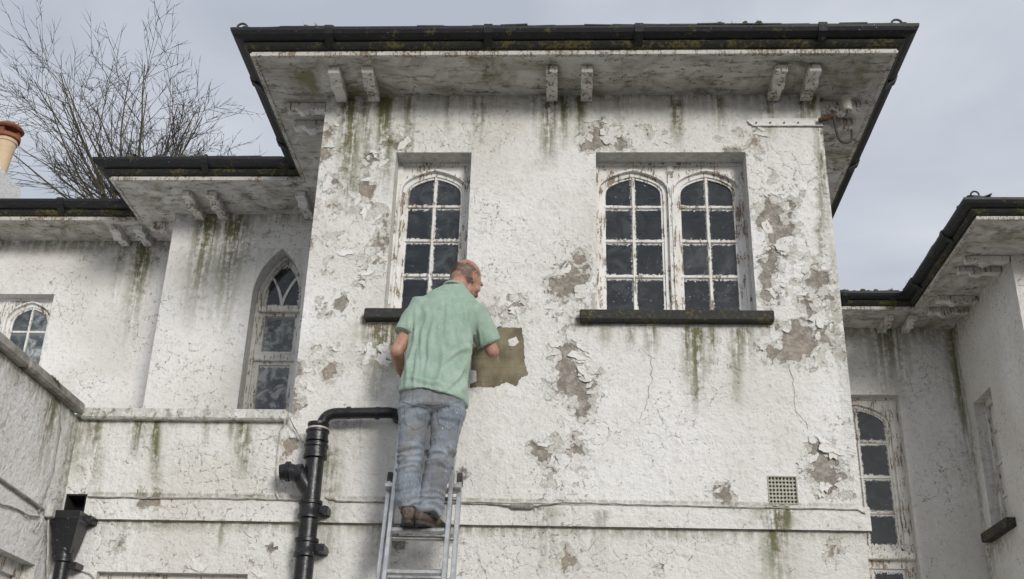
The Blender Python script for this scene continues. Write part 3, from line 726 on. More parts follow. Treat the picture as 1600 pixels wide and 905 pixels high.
# side window of the wing, seen almost edge on
wsp = Plane((XW, 0, 0), (0, -1, 0), (1, 0, 0))
fr = MB()
for a, b, c, d_ in ((WS[0], WS[0]+.06, WS[2], WS[3]), (WS[1]-.06, WS[1], WS[2], WS[3]), (WS[0]+.06, WS[1]-.06, WS[3]-.06, WS[3]), (WS[0]+.06, WS[1]-.06, WS[2], WS[2]+.06)):
    wsp.box(fr, a, b, c, d_, .10, .19)
win = fr.build('window', M['timber2'], house)
for k in range(1, 4):
    mbk = MB(); z = WS[2]+(WS[3]-WS[2])*k/4; wsp.box(mbk, WS[0]+.06, WS[1]-.06, z-.012, z+.012, .12, .16); mbk.build('glazing_bar', M['timber2'], win)
for k in range(4):
    mbk = MB(); z0 = WS[2]+(WS[3]-WS[2])*k/4; wsp.box(mbk, WS[0]+.05, WS[1]-.05, z0+.012, z0+(WS[3]-WS[2])/4-.012, .14, .145); mbk.build('pane', M['glass'], win)
mbk = MB(); wsp.box(mbk, WS[0]-.09, WS[1]+.10, WS[2]-.09, WS[2]-.003, -.09, .19); mbk.build('sill', M['sill'], win, bevel=.006)
# pointed window of the bay
bp = Plane((0, YB, 0), (1, 0, 0), (0, 1, 0)); d0 = .16
ou = arch_outline(PW[0]-.002, PW[1]+.002, ZL, 5.62, 6.087, 18, 'pointed'); i1 = inset(ou, .036); i2 = inset(ou, .056)
win = MB().ring(bp.P(ou, d0), bp.P(i1, d0), bp.N*.10).build('window', M['timber2'], house)
MB().ring(bp.P(inset(ou, .034), d0+.02), bp.P(i2, d0+.02), bp.N*.05).build('inner_frame', M['timber2'], win)
zt = 5.57; a, b = i2[0][0], i2[-1][0]; xm = (a+b)/2
mbk = MB(); bp.box(mbk, a-.03, b+.03, zt-.03, zt+.03, d0-.02, d0+.06); mbk.build('transom', M['timber2'], win, bevel=.008)
zm = 5.12
mbk = MB(); bp.box(mbk, a-.03, b+.03, zm-.035, zm+.03, d0-.005, d0+.07); mbk.build('meeting_rail', M['timber2'], win, bevel=.008)
for lo, hi in ((zm+.03, zt-.03), (ZL+.03, zm-.035)):
    s_ = MB()
    bp.box(s_, a, a+.032, lo, hi, d0+.025, d0+.065); bp.box(s_, b-.026, b, lo, hi, d0+.025, d0+.065); bp.box(s_, a+.032, b-.026, hi-.028, hi, d0+.026, d0+.064); bp.box(s_, a+.032, b-.026, lo, lo+.03, d0+.026, d0+.064)
    s_.build('sash', M['timber2'], win)
    mbk = MB(); bp.box(mbk, a+.028, b-.022, lo+.02, hi-.024, d0+.044, d0+.048); mbk.build('pane', M['glass2'], win)
# tracery: a bar that forks into two curves
h = top_at(i2, xm)-zt; w = (b-a)/2
for sgn in (-1, 1):
    pts = [(xm, zt+.03)] + [(xm + sgn*w*.62*(q/8)**1.7, zt+.03 + h*.62*(q/8)) for q in range(1, 9)]
    MB().ring(bp.P([(u-.012, z) for u, z in pts], d0+.03+.002*sgn), bp.P([(u+.012, z) for u, z in pts], d0+.03+.002*sgn), bp.N*.03).build('tracery_bar', M['timber2'], win)
tri = [(a, zt+.02)] + [(u, z) for u, z in i2[1:-1] if z > zt+.02] + [(b, zt+.02)]
MB().extr(bp.P(tri, d0+.045), bp.N*.004).build('pane', M['glass'], win)
MB().box((PW[0]-.0, YB+.275, ZL), (PW[1]+.0, YB+.28, 5.4)).build('curtain', M['curtain'], win)
# ground-floor windows, only their heads in view
gf = MB(); front.box(gf, WG[0], WG[0]+.07, WG[2], WG[3], .06, .13); front.box(gf, WG[1]-.07, WG[1], WG[2], WG[3], .06, .13); front.box(gf, WG[0]+.07, WG[1]-.07, WG[3]-.08, WG[3], .06, .13); front.box(gf, WG[0]+.07, WG[1]-.07, WG[2], WG[2]+.08, .06, .13)
win = gf.build('window', M['timber2'], house); mbk = MB(); front.box(mbk, WG[0]+.06, WG[1]-.06, WG[2]+.05, WG[3]-.07, .09, .095); mbk.build('pane', M['glass'], win)
lp = Plane((XL, 0, 0), (0, 1, 0), (-1, 0, 0)); gf = MB()
for a, b, c, d_ in ((WLO[0], WLO[0]+.07, WLO[2], WLO[3]), (WLO[1]-.07, WLO[1], WLO[2], WLO[3]), (WLO[0]+.07, WLO[1]-.07, WLO[3]-.08, WLO[3]), (-1.2, -1.14, WLO[2], WLO[3]-.08)): lp.box(gf, a, b, c, d_, .08, .155)
win = gf.build('window', M['timber2'], house); mbk = MB(); lp.box(mbk, WLO[0]+.06, WLO[1]-.06, WLO[2]+.02, WLO[3]-.07, .11, .115); mbk.build('pane', M['glass'], win)

# ---- eaves
PATH = [(-6.6, 1.97), (-3.88, 1.97), (-3.88, 1.25), (-2.225, 1.25), (-2.225, -.48), (2.24, -.48), (2.24, 3.87), (3.60, 3.87), (3.60, 1.92), (6.6, 1.92)]
def offs(u):
    """path moved outwards by u with mitred corners"""
    out = []; n = len(PATH)
    for i, p in enumerate(PATH):
        def nrm(a, b): dx, dy = b[0]-a[0], b[1]-a[1]; L_ = math.hypot(dx, dy); return (dy/L_, -dx/L_)
        ns = []
        if i > 0: ns.append(nrm(PATH[i-1], p))
        if i < n-1: ns.append(nrm(p, PATH[i+1]))
        ox = sum(q[0] for q in ns); oy = sum(q[1] for q in ns)
        out.append((p[0]+ox*u, p[1]+oy*u))
    return out
roof_edge = offs(.10)
# roof: low hips over one slab
rf = MB()
def hip(x0, x1, y0, y1, z, pitch=.42, ridge_along='y'):
    w = min(x1-x0, y1-y0)/2; zt_ = z+w*pitch
    if x1-x0 > y1-y0: A, B = (x0+w, (y0+y1)/2, zt_), (x1-w, (y0+y1)/2, zt_)
    else: A, B = ((x0+x1)/2, y0+w, zt_), ((x0+x1)/2, y1-w, zt_)
    c = [(x0, y0, z), (x1, y0, z), (x1, y1, z), (x0, y1, z)]
    if x1-x0 > y1-y0: rf.add(c+[A, B], [(0, 1, 5, 4), (1, 2, 5), (2, 3, 4, 5), (3, 0, 4), (3, 2, 1, 0)])
    else: rf.add(c+[A, B], [(0, 1, 4), (1, 2, 5, 4), (2, 3, 5), (3, 0, 4, 5), (3, 2, 1, 0)])
zr0 = ZE+.125
hip(-2.225-.08, 2.24+.08, -.48-.08, 9.2, zr0); hip(-3.88-.08, 2, 1.25-.08, 9.1, zr0-.004); hip(-6.9, 1.5, 1.97-.08, 9.15, zr0-.008); hip(1.5, 6.9, 3.87-.08, 9.12, zr0-.006); hip(3.60-.08, 7.4, 1.92-.08, 9.18, zr0-.01)
roof = rf.build('roof', M['slate'], house)
poly = [(x, y) for x, y in offs(.004)] + [(6.6, 9.0), (-6.6, 9.0)]
so = MB().extr([(x, y, ZE) for x, y in poly], (0, 0, .02)).build('soffit', M['soffit'], roof)
PROF = {'trim': ([(-.004, -.006), (.026, -.006), (.030, .012), (.022, .016), (.022, .030), (-.004, .030)], 'trim'),
        'fascia': ([(-.01, .0305), (.020, .0305), (.020, .118), (-.01, .118)], 'gutter'),
        'moulding': ([(.0205, .034), (.045, .036), (.062, .050), (.074, .066), (.070, .080), (.0205, .080)], 'mould'),
        'gutter': ([(.0205, .081), (.070, .081), (.108, .086), (.138, .100), (.152, .124), (.154, .146), (.143, .146), (.138, .122), (.110, .104), (.030, .100), (.030, .142), (.0205, .142)], 'gutter')}
def seg_strip(prof, i, t0=0., t1=1., grow=0.):
    """the eaves profile along path segment i; mitred when it runs the whole segment"""
    cu = sum(p[0] for p in prof)/len(prof); cz = sum(p[1] for p in prof)/len(prof); A = []; B = []
    for u, z in prof:
        u2, z2 = u+(grow if u > cu else -grow*.2), z+(grow if z > cz else -grow)
        o = offs(u2); p, q = Vector(o[i]), Vector(o[i+1])
        if t0 == 0 and t1 == 1: a_, b_ = p, q
        else:
            P0, Q0 = Vector(PATH[i]), Vector(PATH[i+1]); d = (Q0-P0); nn = Vector((d.y, -d.x)).normalized()
            a_ = P0+d*t0+nn*u2; b_ = P0+d*t1+nn*u2
        A.append((a_.x, a_.y, ZE+z2)); B.append((b_.x, b_.y, ZE+z2))
    return MB().loft([A, B])
for i in range(len(PATH)-1):
    L_ = math.dist(PATH[i], PATH[i+1])
    for nm, (prof, mk) in PROF.items():
        s_ = seg_strip(prof, i).build(nm, M[mk], roof)
        if nm == 'gutter':
            n = max(1, round(L_/1.15))
            for k in range(n):
                t = (k+.5)/n + rng.uniform(-.08, .08)/n; w = .030/L_
                whole = [(.0205, .050), (.07, .048), (.112, .082), (.142, .098), (.156, .124), (.157, .150), (.0205, .150)]
                seg_strip(whole, i, t-w, t+w, .005).build('gutter_joint', M['gutter'], roof)
# slates of the eaves course, side eaves and front
slate_me = MB().box((-.095, -.02, -.004), (.095, .30, .004)).mesh('slate'); slate_me.materials.append(M['slate'])
for i in range(len(PATH)-1):
    P0, Q0 = Vector(PATH[i]), Vector(PATH[i+1]); d = Q0-P0; L_ = d.length; d.normalize(); nn = Vector((d.y, -d.x)); n = int(L_/.2)
    if i in (0, 8): continue
    for k in range(n+1):
        q = P0+d*(L_*(k+.5)/(n+1)) + nn*(.128+rng.uniform(-.012, .016))
        o = bpy.data.objects.new('slate', slate_me); COL.objects.link(o); o.parent = roof
        o.location = (q.x, q.y, ZE+.154+rng.uniform(-.004, .006))
        o.rotation_euler = (math.radians(20)+rng.uniform(-.04, .04), rng.uniform(-.03, .03), math.atan2(d.y, d.x)+rng.uniform(-.03, .03))
# moss along the gutters
ms = MB(); mr = random.Random(5)
for i in range(len(PATH)-1):
    P0, Q0 = Vector(PATH[i]), Vector(PATH[i+1]); d = Q0-P0; L_ = d.length; d.normalize(); nn = Vector((d.y, -d.x))
    for k in range(int(L_*40)):
        t = mr.random()*L_
        dens = mnoise.noise(Vector((t*1.4+i*7, 3.3, 0)))
        if i == 4: dens += .25*(t > 2.3) - .15*(t < 2)
        if dens < .08: continue
        p = P0+d*t+nn*mr.uniform(.10, .15); r = mr.uniform(.006, .020)*(1.35 if i == 4 and t > 2.2 else 1)
        ms.ellipsoid((p.x, p.y, ZE+.150+r*.2), (r*mr.uniform(1, 1.8), r*mr.uniform(.8, 1.4), r*mr.uniform(.6, 1.2)), None, 6, 4)
        if mr.random() < .30:
            for q in range(4):
                e = Vector((mr.uniform(-.025, .025), mr.uniform(-.02, .01), mr.uniform(.015, .045)))
                b0 = Vector((p.x, p.y, ZE+.15)); ms.add([tuple(b0+Vector((-.003, 0, 0))), tuple(b0+Vector((.003, 0, 0))), tuple(b0+e)], [(0, 1, 2)])
mo = ms.build('moss', M['moss'], roof); mo['kind'] = 'stuff'
# eaves brackets
def bracket(c, out, length=.37, hw=.042):
    """c: point on the wall at soffit level; out: outward direction"""
    out = Vector(out); side = Vector((-out.y, out.x, 0)); c = Vector(c)
    prof = [(0, 0), (0, -.062), (.03, -.066), (.12, -.058), (.155, -.062), (.18, -.082), (.215, -.090), (.245, -.082), (.265, -.060), (.29, -.052), (length-.02, -.062), (length, -.058), (length, 0)]
    k = length/.37
    return MB().extr([tuple(c + out*(s*k if s < length-.03 else s) - side*hw + Vector((0, 0, z-.0015))) for s, z in prof], side*2*hw).build('bracket', M['bracket'], roof, bevel=.005)
for x in (537, 587, 863, 916, 1206, 1256): bracket((onZ(x, 152, ZE)[0], -.006, ZE), (0, -1, 0))
for y in (.12, .36): bracket((XT0, y, ZE), (-1, 0, 0), .32); bracket((XT1, y, ZE), (1, 0, 0), .32)
for x in (313, 350, 484): bracket((onZ(x, 332, ZE)[0], YB-.006, ZE), (0, -1, 0), .42)
bracket((XB, 2.02, ZE), (-1, 0, 0), .27)
for x in (2, 200, 236): bracket((onZ(x, 379, ZE)[0], YF-.006, ZE), (0, -1, 0), .32)
for x in (1373, 1409): bracket((onZ(x, 517, ZE)[0], YR-.006, ZE), (0, -1, 0), .37)
for px_, py_ in ((1578, 414), (1564, 430), (1528, 474), (1513, 492)): bracket((XW-.006, onX(px_, py_, XW)[1], ZE), (-1, 0, 0), .40)
# iron scrolls on the hips
def scroll(p, sx, sc=1.):
    p = Vector(p); pts = [p + Vector((0, 0, -.03)), p + Vector((0, 0, .02))*sc]
    for k in range(15):
        a = math.pi*.05 + k*.33; r = .042*(1-.035*k)
        pts.append(p + Vector((-sx*.040 + sx*r*math.cos(a), 0, .045 + r*math.sin(a)))*1.0)
    MB().tube(pts, .008, 8).build('finial', M['iron'], roof, True)
cl = offs(.10)
scroll((cl[4][0]+.035, cl[4][1]+.03, ZE+.16), 1); scroll((cl[5][0]-.035, cl[5][1]+.03, ZE+.16), 1); scroll((cl[8][0]+.05, cl[8][1]+.05, ZE+.18), -1)
# rolled hip ridges
for (x, y, dx, dy) in ((cl[4][0], cl[4][1], 1, 1), (cl[5][0], cl[5][1], -1, 1), (cl[8][0], cl[8][1], 1, 1)):
    MB().tube([(x+dx*.02, y+dy*.02, ZE+.16), (x+dx*.5, y+dy*.5, ZE+.16+.5*.42+.03), (x+dx*1.5, y+dy*1.5, ZE+.19+1.5*.42)], .045, 8).build('hip_roll', M['slate'], roof, True)

# ---- chimney on the roof behind
c0 = onY(1, 270, 3.7)
ch = MB(); cx, cy, cz = c0
ch.box((cx-.45, cy-.16, ZE+.2), (cx+.07, cy+.40, cz)); chim = ch.build('chimney', M['render'], house, bevel=.015)
prof = [(.078, -.02), (.084, .0), (.10, .25), (.118, .42), (.128, .425), (.130, .455), (.122, .46), (.122, .475), (.10, .475)]
def lathe(c, prof, n=24):
    c = Vector(c); return MB().loft([[tuple(c+Vector((r*math.cos(2*math.pi*k/n), r*math.sin(2*math.pi*k/n), z))) for k in range(n)] for r, z in prof])
pc = (cx-.075, cy+.08, cz)
lathe(pc, prof).build('chimney_pot', M['pot'], chim, True)
cap = lathe((pc[0], pc[1], cz+.47), [(.13, .0), (.15, .005), (.15, .05), (.125, .055), (.115, .055)])
for k in range(3):
    a = k*2.1+.3; cap.box((pc[0]+.10*math.cos(a)-.03, pc[1]+.10*math.sin(a)-.03, cz+.52), (pc[0]+.10*math.cos(a)+.03, pc[1]+.10*math.sin(a)+.03, cz+.60))
cap.add(*(lambda L_: (L_.v, L_.f))(lathe((pc[0], pc[1], cz+.59), [(.15, 0), (.17, .02), (.14, .06), (.05, .085), (.01, .09)])))
cap.build('chimney_cap', M['terracotta'], chim, True)

# ------------------------------------------------------------------ pipes
YP = -.115
def J(x, y, Y): return V3(onY(x, y, Y))
def arc(p0, c, p1, n=7): 
    p0, c, p1 = Vector(p0), Vector(c), Vector(p1); return [p0.lerp(c, t).lerp(c.lerp(p1, t), t) for t in [k/n for k in range(n+1)]]
xs_ = J(494, 700, YP).x
soil = empty('soil_pipe', (xs_, YP, 0), 'glossy black soil pipe with collars, side branch and bent top arm', 'pipe')
zt_ = J(494, 690, YP).z
MB().tube([(xs_, YP, 0), (xs_, YP, zt_+.02)], .058, 20).build('pipe', M['pipe'], soil, True)
def collar(x, y, z, r, hgt, par, mat='pipe'):
    lathe((x, y, z), [(r*.86, 0), (r, .006), (r, hgt*.25), (r*.93, hgt*.3), (r*.93, hgt*.72), (r*1.02, hgt*.78), (r*1.02, hgt-.006), (r*.88, hgt)], 22).build('collar', M[mat], par, True)
for py_, r, hh in ((718, .076, .10), (692, .074, .085), (812, .073, .12), (872, .073, .12)):
    z = J(490, py_, YP).z; collar(xs_, YP, z, r, hh, soil)
ztop = J(494, 662, YP).z
lathe((xs_, YP, zt_-.02), [(.062, 0), (.062, ztop-zt_-.01), (.068, ztop-zt_), (.068, ztop-zt_+.02), (.04, ztop-zt_+.03)], 22).build('reducer', M['pipe'], soil, True)
lathe((xs_, YP, J(494, 672, YP).z), [(.064, 0), (.066, .002), (.066, .010), (.064, .012)], 22).build('sealant_ring', M['ceramic'], soil, True)
lathe((xs_, YP, J(494, 684, YP).z), [(.064, 0), (.067, .002), (.067, .008), (.064, .010)], 22).build('sealant_ring', M['ceramic'], soil, True)
zb = J(520, 646, YP).z; xb = xs_+.02
e0 = Vector((xb, YP, ztop)); e1 = Vector((xb, YP, zb)); e2 = Vector((xb+.12, YP, zb)); e3 = J(606, 645, YP)
pts = [e0] + arc((xb, YP, zb-.10), e1, (xb+.10, YP, zb)) + [e3] + arc(e3, e3+Vector((.05, 0, 0)), e3+Vector((.05, .06, 0)), 5)[1:] + [e3+Vector((.05, .12, 0))]
MB().tube(pts, .036, 16).build('waste_arm', M['pipe'], soil, True)
for x in (545, 590): 
    p = J(x, 645, YP); MB().tube([(p.x-.012, YP, zb+(e3.z-zb)*.5), (p.x+.012, YP, zb+(e3.z-zb)*.5)], .041, 16).build('collar', M['pipe'], soil, True)
b0 = Vector((xs_, YP, J(488, 772, YP).z)); b1 = J(470, 742, YP-.01); b2 = J(450, 737, YP-.015); b3 = J(437, 738, YP-.02)
MB().tube([b0, b0.lerp(b1, .6)+Vector((-.005, 0, 0)), b1, b2], [.05, .055, .055, .055], 18).build('branch', M['pipe'], soil, True)
MB().tube([b1+Vector((.012, 0, .002)), b1-Vector((.025, 0, 0))], .067, 18).build('collar', M['pipe'], soil, True)
MB().tube([b2+Vector((.012, 0, 0)), b2-Vector((.012, 0, 0))], .064, 18).build('collar', M['pipe'], soil, True)
MB().tube([b2, b3], [.054, .048], 18).build('end_cap', M['pipe'], soil, True)
for py_ in (812, 872):
    z = J(490, py_, YP).z + .06; MB().box((xs_+.055, YP-.02, z-.022), (xs_+.115, .0, z+.022)).tube([(xs_+.095, YP-.03, z), (xs_+.095, .004, z)], .024, 10).build('clamp', M['pipe'], soil, True)

hq = onY(112, 812, -.1); hxm = -3.085
hop = empty('hopper_downpipe', (hxm, -.09, 0), 'black cast iron rainwater hopper on a downpipe below a hole', 'downpipe')
z1, z0_ = 3.235, 2.98; R4 = lambda hw, hd, z, cy_=-.105: [(hxm-hw, cy_-hd, z), (hxm+hw, cy_-hd, z), (hxm+hw, cy_+hd, z), (hxm-hw, cy_+hd, z)]
MB().loft([R4(.050, .05, z0_), R4(.062, .06, z0_+.05), R4(.082, .085, z1-.06), R4(.084, .087, z1-.055), R4(.090, .093, z1-.05), R4(.090, .093, z1), R4(.080, .083, z1), R4(.072, .074, z1-.06)]).build('hopper', M['pipe'], hop)
MB().tube([(hxm, -.105, 0), (hxm, -.105, z0_+.02)], .045, 18).build('pipe', M['pipe'], hop, True)
collar(hxm, -.105, z0_-.05, .060, .09, hop)
MB().box((hxm+.04, -.12, z0_-.08), (hxm+.09, .0, z0_-.045)).build('clamp', M['pipe'], hop); MB().box((hxm+.075, -.11, z1-.05), (hxm+.125, .0, z1-.01)).build('clamp', M['pipe'], hop)
# black sheets in the hole behind it, shade put into their colour
MB().box((HOP[0]-.01, .15, HOP[2]-.01), (HOP[1]+.01, .17, HOP[3]+.01)).build('cavity', M['hole'], low_wall)
ln = MB()
for (a, b) in (((HOP[0]+.004, .0, HOP[2]), (HOP[0]+.012, .148, HOP[3])), ((HOP[1]-.012, .0, HOP[2]), (HOP[1]-.004, .148, HOP[3])), ((HOP[0]+.012, .0, HOP[3]-.012), (HOP[1]-.012, .148, HOP[3]-.004))): ln.box(a, b)
ln.build('shade_lining', M['hole'], low_wall)

# ------------------------------------------------------------------ vent grille
vg = empty('vent_grille', ((VENT[0]+VENT[1])/2, 0, VENT[2]), 'square louvre vent with seven rows of round holes in the wall', 'vent')
plate = MB(); nh = 8; nr = 7; sx = (VENT[1]-VENT[0])/nh; sz = (VENT[3]-VENT[2])/nr
for i in range(nh):
    for j in range(nr):
        cx_, cz_ = VENT[0]+(i+.5)*sx, VENT[2]+(j+.5)*sz; r = .0078; n = 12; sq = []; ci = []
        for k in range(n):
            a = 2*math.pi*k/n + math.pi/4; c_, s_ = math.cos(a), math.sin(a); mx = max(abs(c_), abs(s_))
            sq.append((cx_+c_/mx*sx/2, .002, cz_+s_/mx*sz/2)); ci.append((cx_+r*c_, .002, cz_+r*s_))
        plate.add(sq+ci+[(x, .03, z) for x, y, z in ci], [(k, (k+1) % n, n+(k+1) % n, n+k) for k in range(n)] + [(n+k, n+(k+1) % n, 2*n+(k+1) % n, 2*n+k) for k in range(n)])
plate.build('plate', M['vent'], vg)
MB().box((VENT[0]+.002, .06, VENT[2]+.002), (VENT[1]-.002, .07, VENT[3]-.002)).build('backing', M['hole'], vg)
fm = MB(); a, b, c, d_ = VENT
for q in (((a-.004, -.006, c-.004), (b+.004, .012, c+.003)), ((a-.004, -.006, d_-.003), (b+.004, .012, d_+.004)), ((a-.004, -.006, c+.003), (a+.003, .012, d_-.003)), ((b-.003, -.006, c+.003), (b+.004, .012, d_-.003))): fm.box(*q)
fm.build('frame', M['vent'], vg)

# ------------------------------------------------------------------ cables
def wire(name, pts, r, mat, label, sag=0., sub=6, wob=.003):
    P = [Vector(p) for p in pts]; out = []; r_ = random.Random(hash(label) % 1000 if False else len(label))
    for i in range(len(P)-1):
        for k in range(sub):
            t = k/sub; q = P[i].lerp(P[i+1], t); q.z -= sag*math.sin(math.pi*t); q += Vector((r_.uniform(-wob, wob), 0, r_.uniform(-wob, wob))); out.append(q)
    out.append(P[-1]); return tag(MB().tube(out, r, 6).build(name, mat, None, True), label, 'cable')
y_ = -.040
wire('wall_cable', [J(138, 777, -.036), J(300, 779, -.036), J(440, 781, -.036), J(475, 783, -.036)], .006, M['cable'], 'thin grey cable along the band between hopper and soil pipe')
wire('wall_cable', [J(508, 778, -.04), J(530, 784, -.038), J(640, 786, -.038), J(760, 787, -.038), J(800, 791, -.045)], .006, M['cable'], 'dark cable running behind the ladder to the inline connector')
wire('wall_cable', [J(832, 791, -.045), J(880, 786, -.038), J(1000, 789, -.038), J(1150, 793, -.038), J(1340, 797, -.038), J(1352, 803, -.038)], .005, M['cable'], 'thin cable from the connector running under the vent grille')
wire('wall_cable', [J(720, 784, -.036), J(900, 788, -.036), J(1080, 791, -.036), J(1195, 795, -.036)], .004, M['cablew'], 'second pale cable lying along the band right of the ladder')
con = MB().tube([J(797, 791, -.045), J(801, 791, -.045), J(803, 791, -.045), J(816, 791, -.045), J(817, 791, -.045), J(830, 791.5, -.045), J(834, 791.5, -.045)], [.012, .018, .021, .021, .0225, .021, .013], 14).build('cable_connector', M['cable'], None, True)
tag(con, 'grey tubular inline connector on the cable right of the ladder', 'connector')
# on the block wall at left
K = lambda x, y, off=.012: V3(onX(x, y, XL+off))
wire('drop_cable', [K(82, 588, .06), K(93, 600, .062), K(96, 630), K(93, 680), K(84, 735), K(72, 770), K(60, 800)], .005, M['cable'], 'loose cable hanging from the coping down the block wall', wob=.006)
wire('conduit', [(XL+.012, -4.15, 3.27), K(-30, 724), K(0, 749), K(40, 777), K(68, 797)], .011, M['cable'], 'grey conduit running down the block wall to the junction box', wob=0)
wire('wall_cable', [(XL+.012, -4.15, 3.16), K(-20, 786), K(0, 788), K(25, 795), K(45, 806), K(62, 808)], .006, M['cable'], 'slack cable sweeping into the junction box from below the conduit')
wire('wall_cable', [K(68, 806, .03), K(56, 820), K(52, 828), K(60, 826, .03), K(66, 812, .03)], .004, M['cablew'], 'small white loop of cable under the junction box')
jb = K(75, 800, .0)
tag(MB().box((XL-.002, jb.y-.05, jb.z-.04), (XL+.05, jb.y+.035, jb.z+.045)).build('junction_box', M['cablew'], None, bevel=.006), 'small white junction box on the block wall beside the hopper', 'box')
wire('drop_cable', [K(75, 812, .03), K(75, 850, .03), K(74, 905, .03), K(73, 980, .03)], .006, M['cablew'], 'white cable dropping from the junction box beside the downpipe')
wire('wall_cable', [J(450, 652, -.06), J(438, 672, -.02), J(433, 720, -.016), J(430, 760, -.016), J(434, 778, -.02), J(440, 781, -.036)], .005, M['cablew'], 'white cable dropping from the ledge end to the band')
wire('wall_cable', [J(452, 652, -.06), J(462, 672, -.03), J(472, 690, -.05)], .004, M['cable'], 'short grey cable slanting from the ledge end to the soil pipe')
wire('wall_cable', [J(100, 892, -.02), J(120, 890, -.016), J(140, 896, -.016), J(152, 908, -.016)], .005, M['cablew'], 'pale cable curving from the downpipe over the window head')

# ------------------------------------------------------------------ insulator arm
ia = empty('insulator_arm', (1.83, 0, 6.18), 'rusty iron arm with hook and white ceramic insulator at the tower corner', 'bracket')
bl = J(1175, 191, -.012); br_ = J(1287, 192, -.012)
MB().box((bl.x, -.007, 6.155), (1.835, .004, 6.222)).build('wall_bar', M['wall'], ia, bevel=.003)
MB().box((bl.x, -.012, 6.149), (1.838, -.002, 6.156)).build('bar_lip', M['cable'], ia)
for k in range(4): MB().tube([(bl.x+.03+k*.10, -.016, 6.18), (bl.x+.03+k*.10, -.004, 6.18)], .006, 8).build('bolt', M['iron'], ia, True)
MB().tube([(1.80, -.03, 6.185), (1.86, -.045, 6.20), (1.905, -.05, 6.215)], [.016, .022, .015], 8).build('arm_end', M['rust'], ia, True)
q0 = Vector((1.905, -.05, 6.19))
MB().tube([q0+Vector((-.005, 0, .055)), q0+Vector((.0, 0, .06))] + [q0+Vector((.012*math.sin(k*.6), 0, .045+.014*math.cos(k*.6))) for k in range(2)] + [q0, q0+Vector((.005, 0, -.08)), q0+Vector((.012, 0, -.14))] +
    [q0+Vector((.065-.05*math.cos(a), 0, -.155-.05*math.sin(a))) for a in (.3, .8, 1.3, 1.8, 2.3, 2.8, 3.2)] + [q0+Vector((.117, 0, -.11)), q0+Vector((.112, 0, -.095))], .010, 8).build('hook', M['iron'], ia, True)
MB().tube([q0+Vector((0, 0, .03)), q0+Vector((.04, 0, .0)), q0+Vector((.085, 0, .01)), q0+Vector((.10, 0, .05)), q0+Vector((.10, 0, .09))], .008, 8).build('pin', M['iron'], ia, True)
lathe(q0+Vector((.10, 0, .065)), [(.018, 0), (.034, .0), (.038, .02), (.036, .06), (.038, .075), (.034, .085), (.037, .095), (.036, .115), (.028, .125), (.01, .128)], 20).build('insulator', M['ceramic'], ia, True)

# ------------------------------------------------------------------ ladder
YRG = -.44; rc = onY(654.5, 829, YRG)                    # middle of the rung he stands on
LB = Vector((rc[0], YRG, rc[2])); LD = Vector((0, .2504, .9681))   # up the ladder
LN = Vector((0, -.9681, .2504))                          # out of its plane, towards the camera
def LP(s, x=0., n=0.): return LB + LD*s + Vector((x, 0, 0)) + LN*n
ladder = empty('ladder', LP(-LB.z/LD.z), 'aluminium extension ladder leaning on the tower wall under the man', 'ladder')
def lbar(s0, s1, x0, x1, n0, n1, name, mat, bev=.003):
    mb = MB(); q = [LP(s0, x0, n0), LP(s0, x1, n0), LP(s0, x1, n1), LP(s0, x0, n1)]
    return mb.extr([tuple(p) for p in q], LD*(s1-s0)).build(name, mat, ladder, bevel=bev)
s_base = -LB.z/LD.z
s_top = (-.03-YRG)/LD.y - .06
s_cap = (onY(613, 738, YRG+.13)[2]-LB.z)/LD.z
WI, WO = .182, .226
for sg in (-1, 1):
    a, b = sorted((sg*WI, sg*(WI-.026))); lbar(s_base+.3, s_top, a, b, -.034, .034, 'rail', M['alu'])
    a, b = sorted((sg*WO, sg*(WO-.026))); lbar(s_base, s_cap, a, b, -.098, -.030, 'rail', M['alu'])
    a, b = sorted((sg*(WO+.003), sg*(WO-.030))); lbar(s_cap-.055, s_cap+.012, a, b, -.103, -.026, 'end_cap', M['blackplastic'], .006)
    a, b = sorted((sg*(WI+.003), sg*(WI-.030))); lbar(s_top-.01, s_top+.035, a, b, -.036, .036, 'end_cap', M['blackplastic'], .006)
    a, b = sorted((sg*(WO+.003), sg*(WI-.004))); lbar(s_cap-.12, s_cap-.09, a, b, -.06, .02, 'guide_bracket', M['alu'])
SP = .262
k0 = int((s_base+.4)/SP)
for k in range(k0, int(s_top/SP)+1):
    mb = MB(); pr = [(-.016, -.015), (.016, -.015), (.016, .010), (.011, .017), (-.011, .017), (-.016, .010)]
    mb.extr([tuple(LP(k*SP+v, -WI+.024, u)) for u, v in pr], (2*WI-.048, 0, 0)).build('rung', M['rung'], ladder, bevel=.003)
for k in range(int(s_base/SP)+1, int(s_cap/SP)+1):
    mb = MB(); mb.tube([LP(k*SP-.02, -WO+.024, -.064), LP(k*SP-.02, WO-.024, -.064)], .014, 12).build('rung', M['rung'], ladder, True)

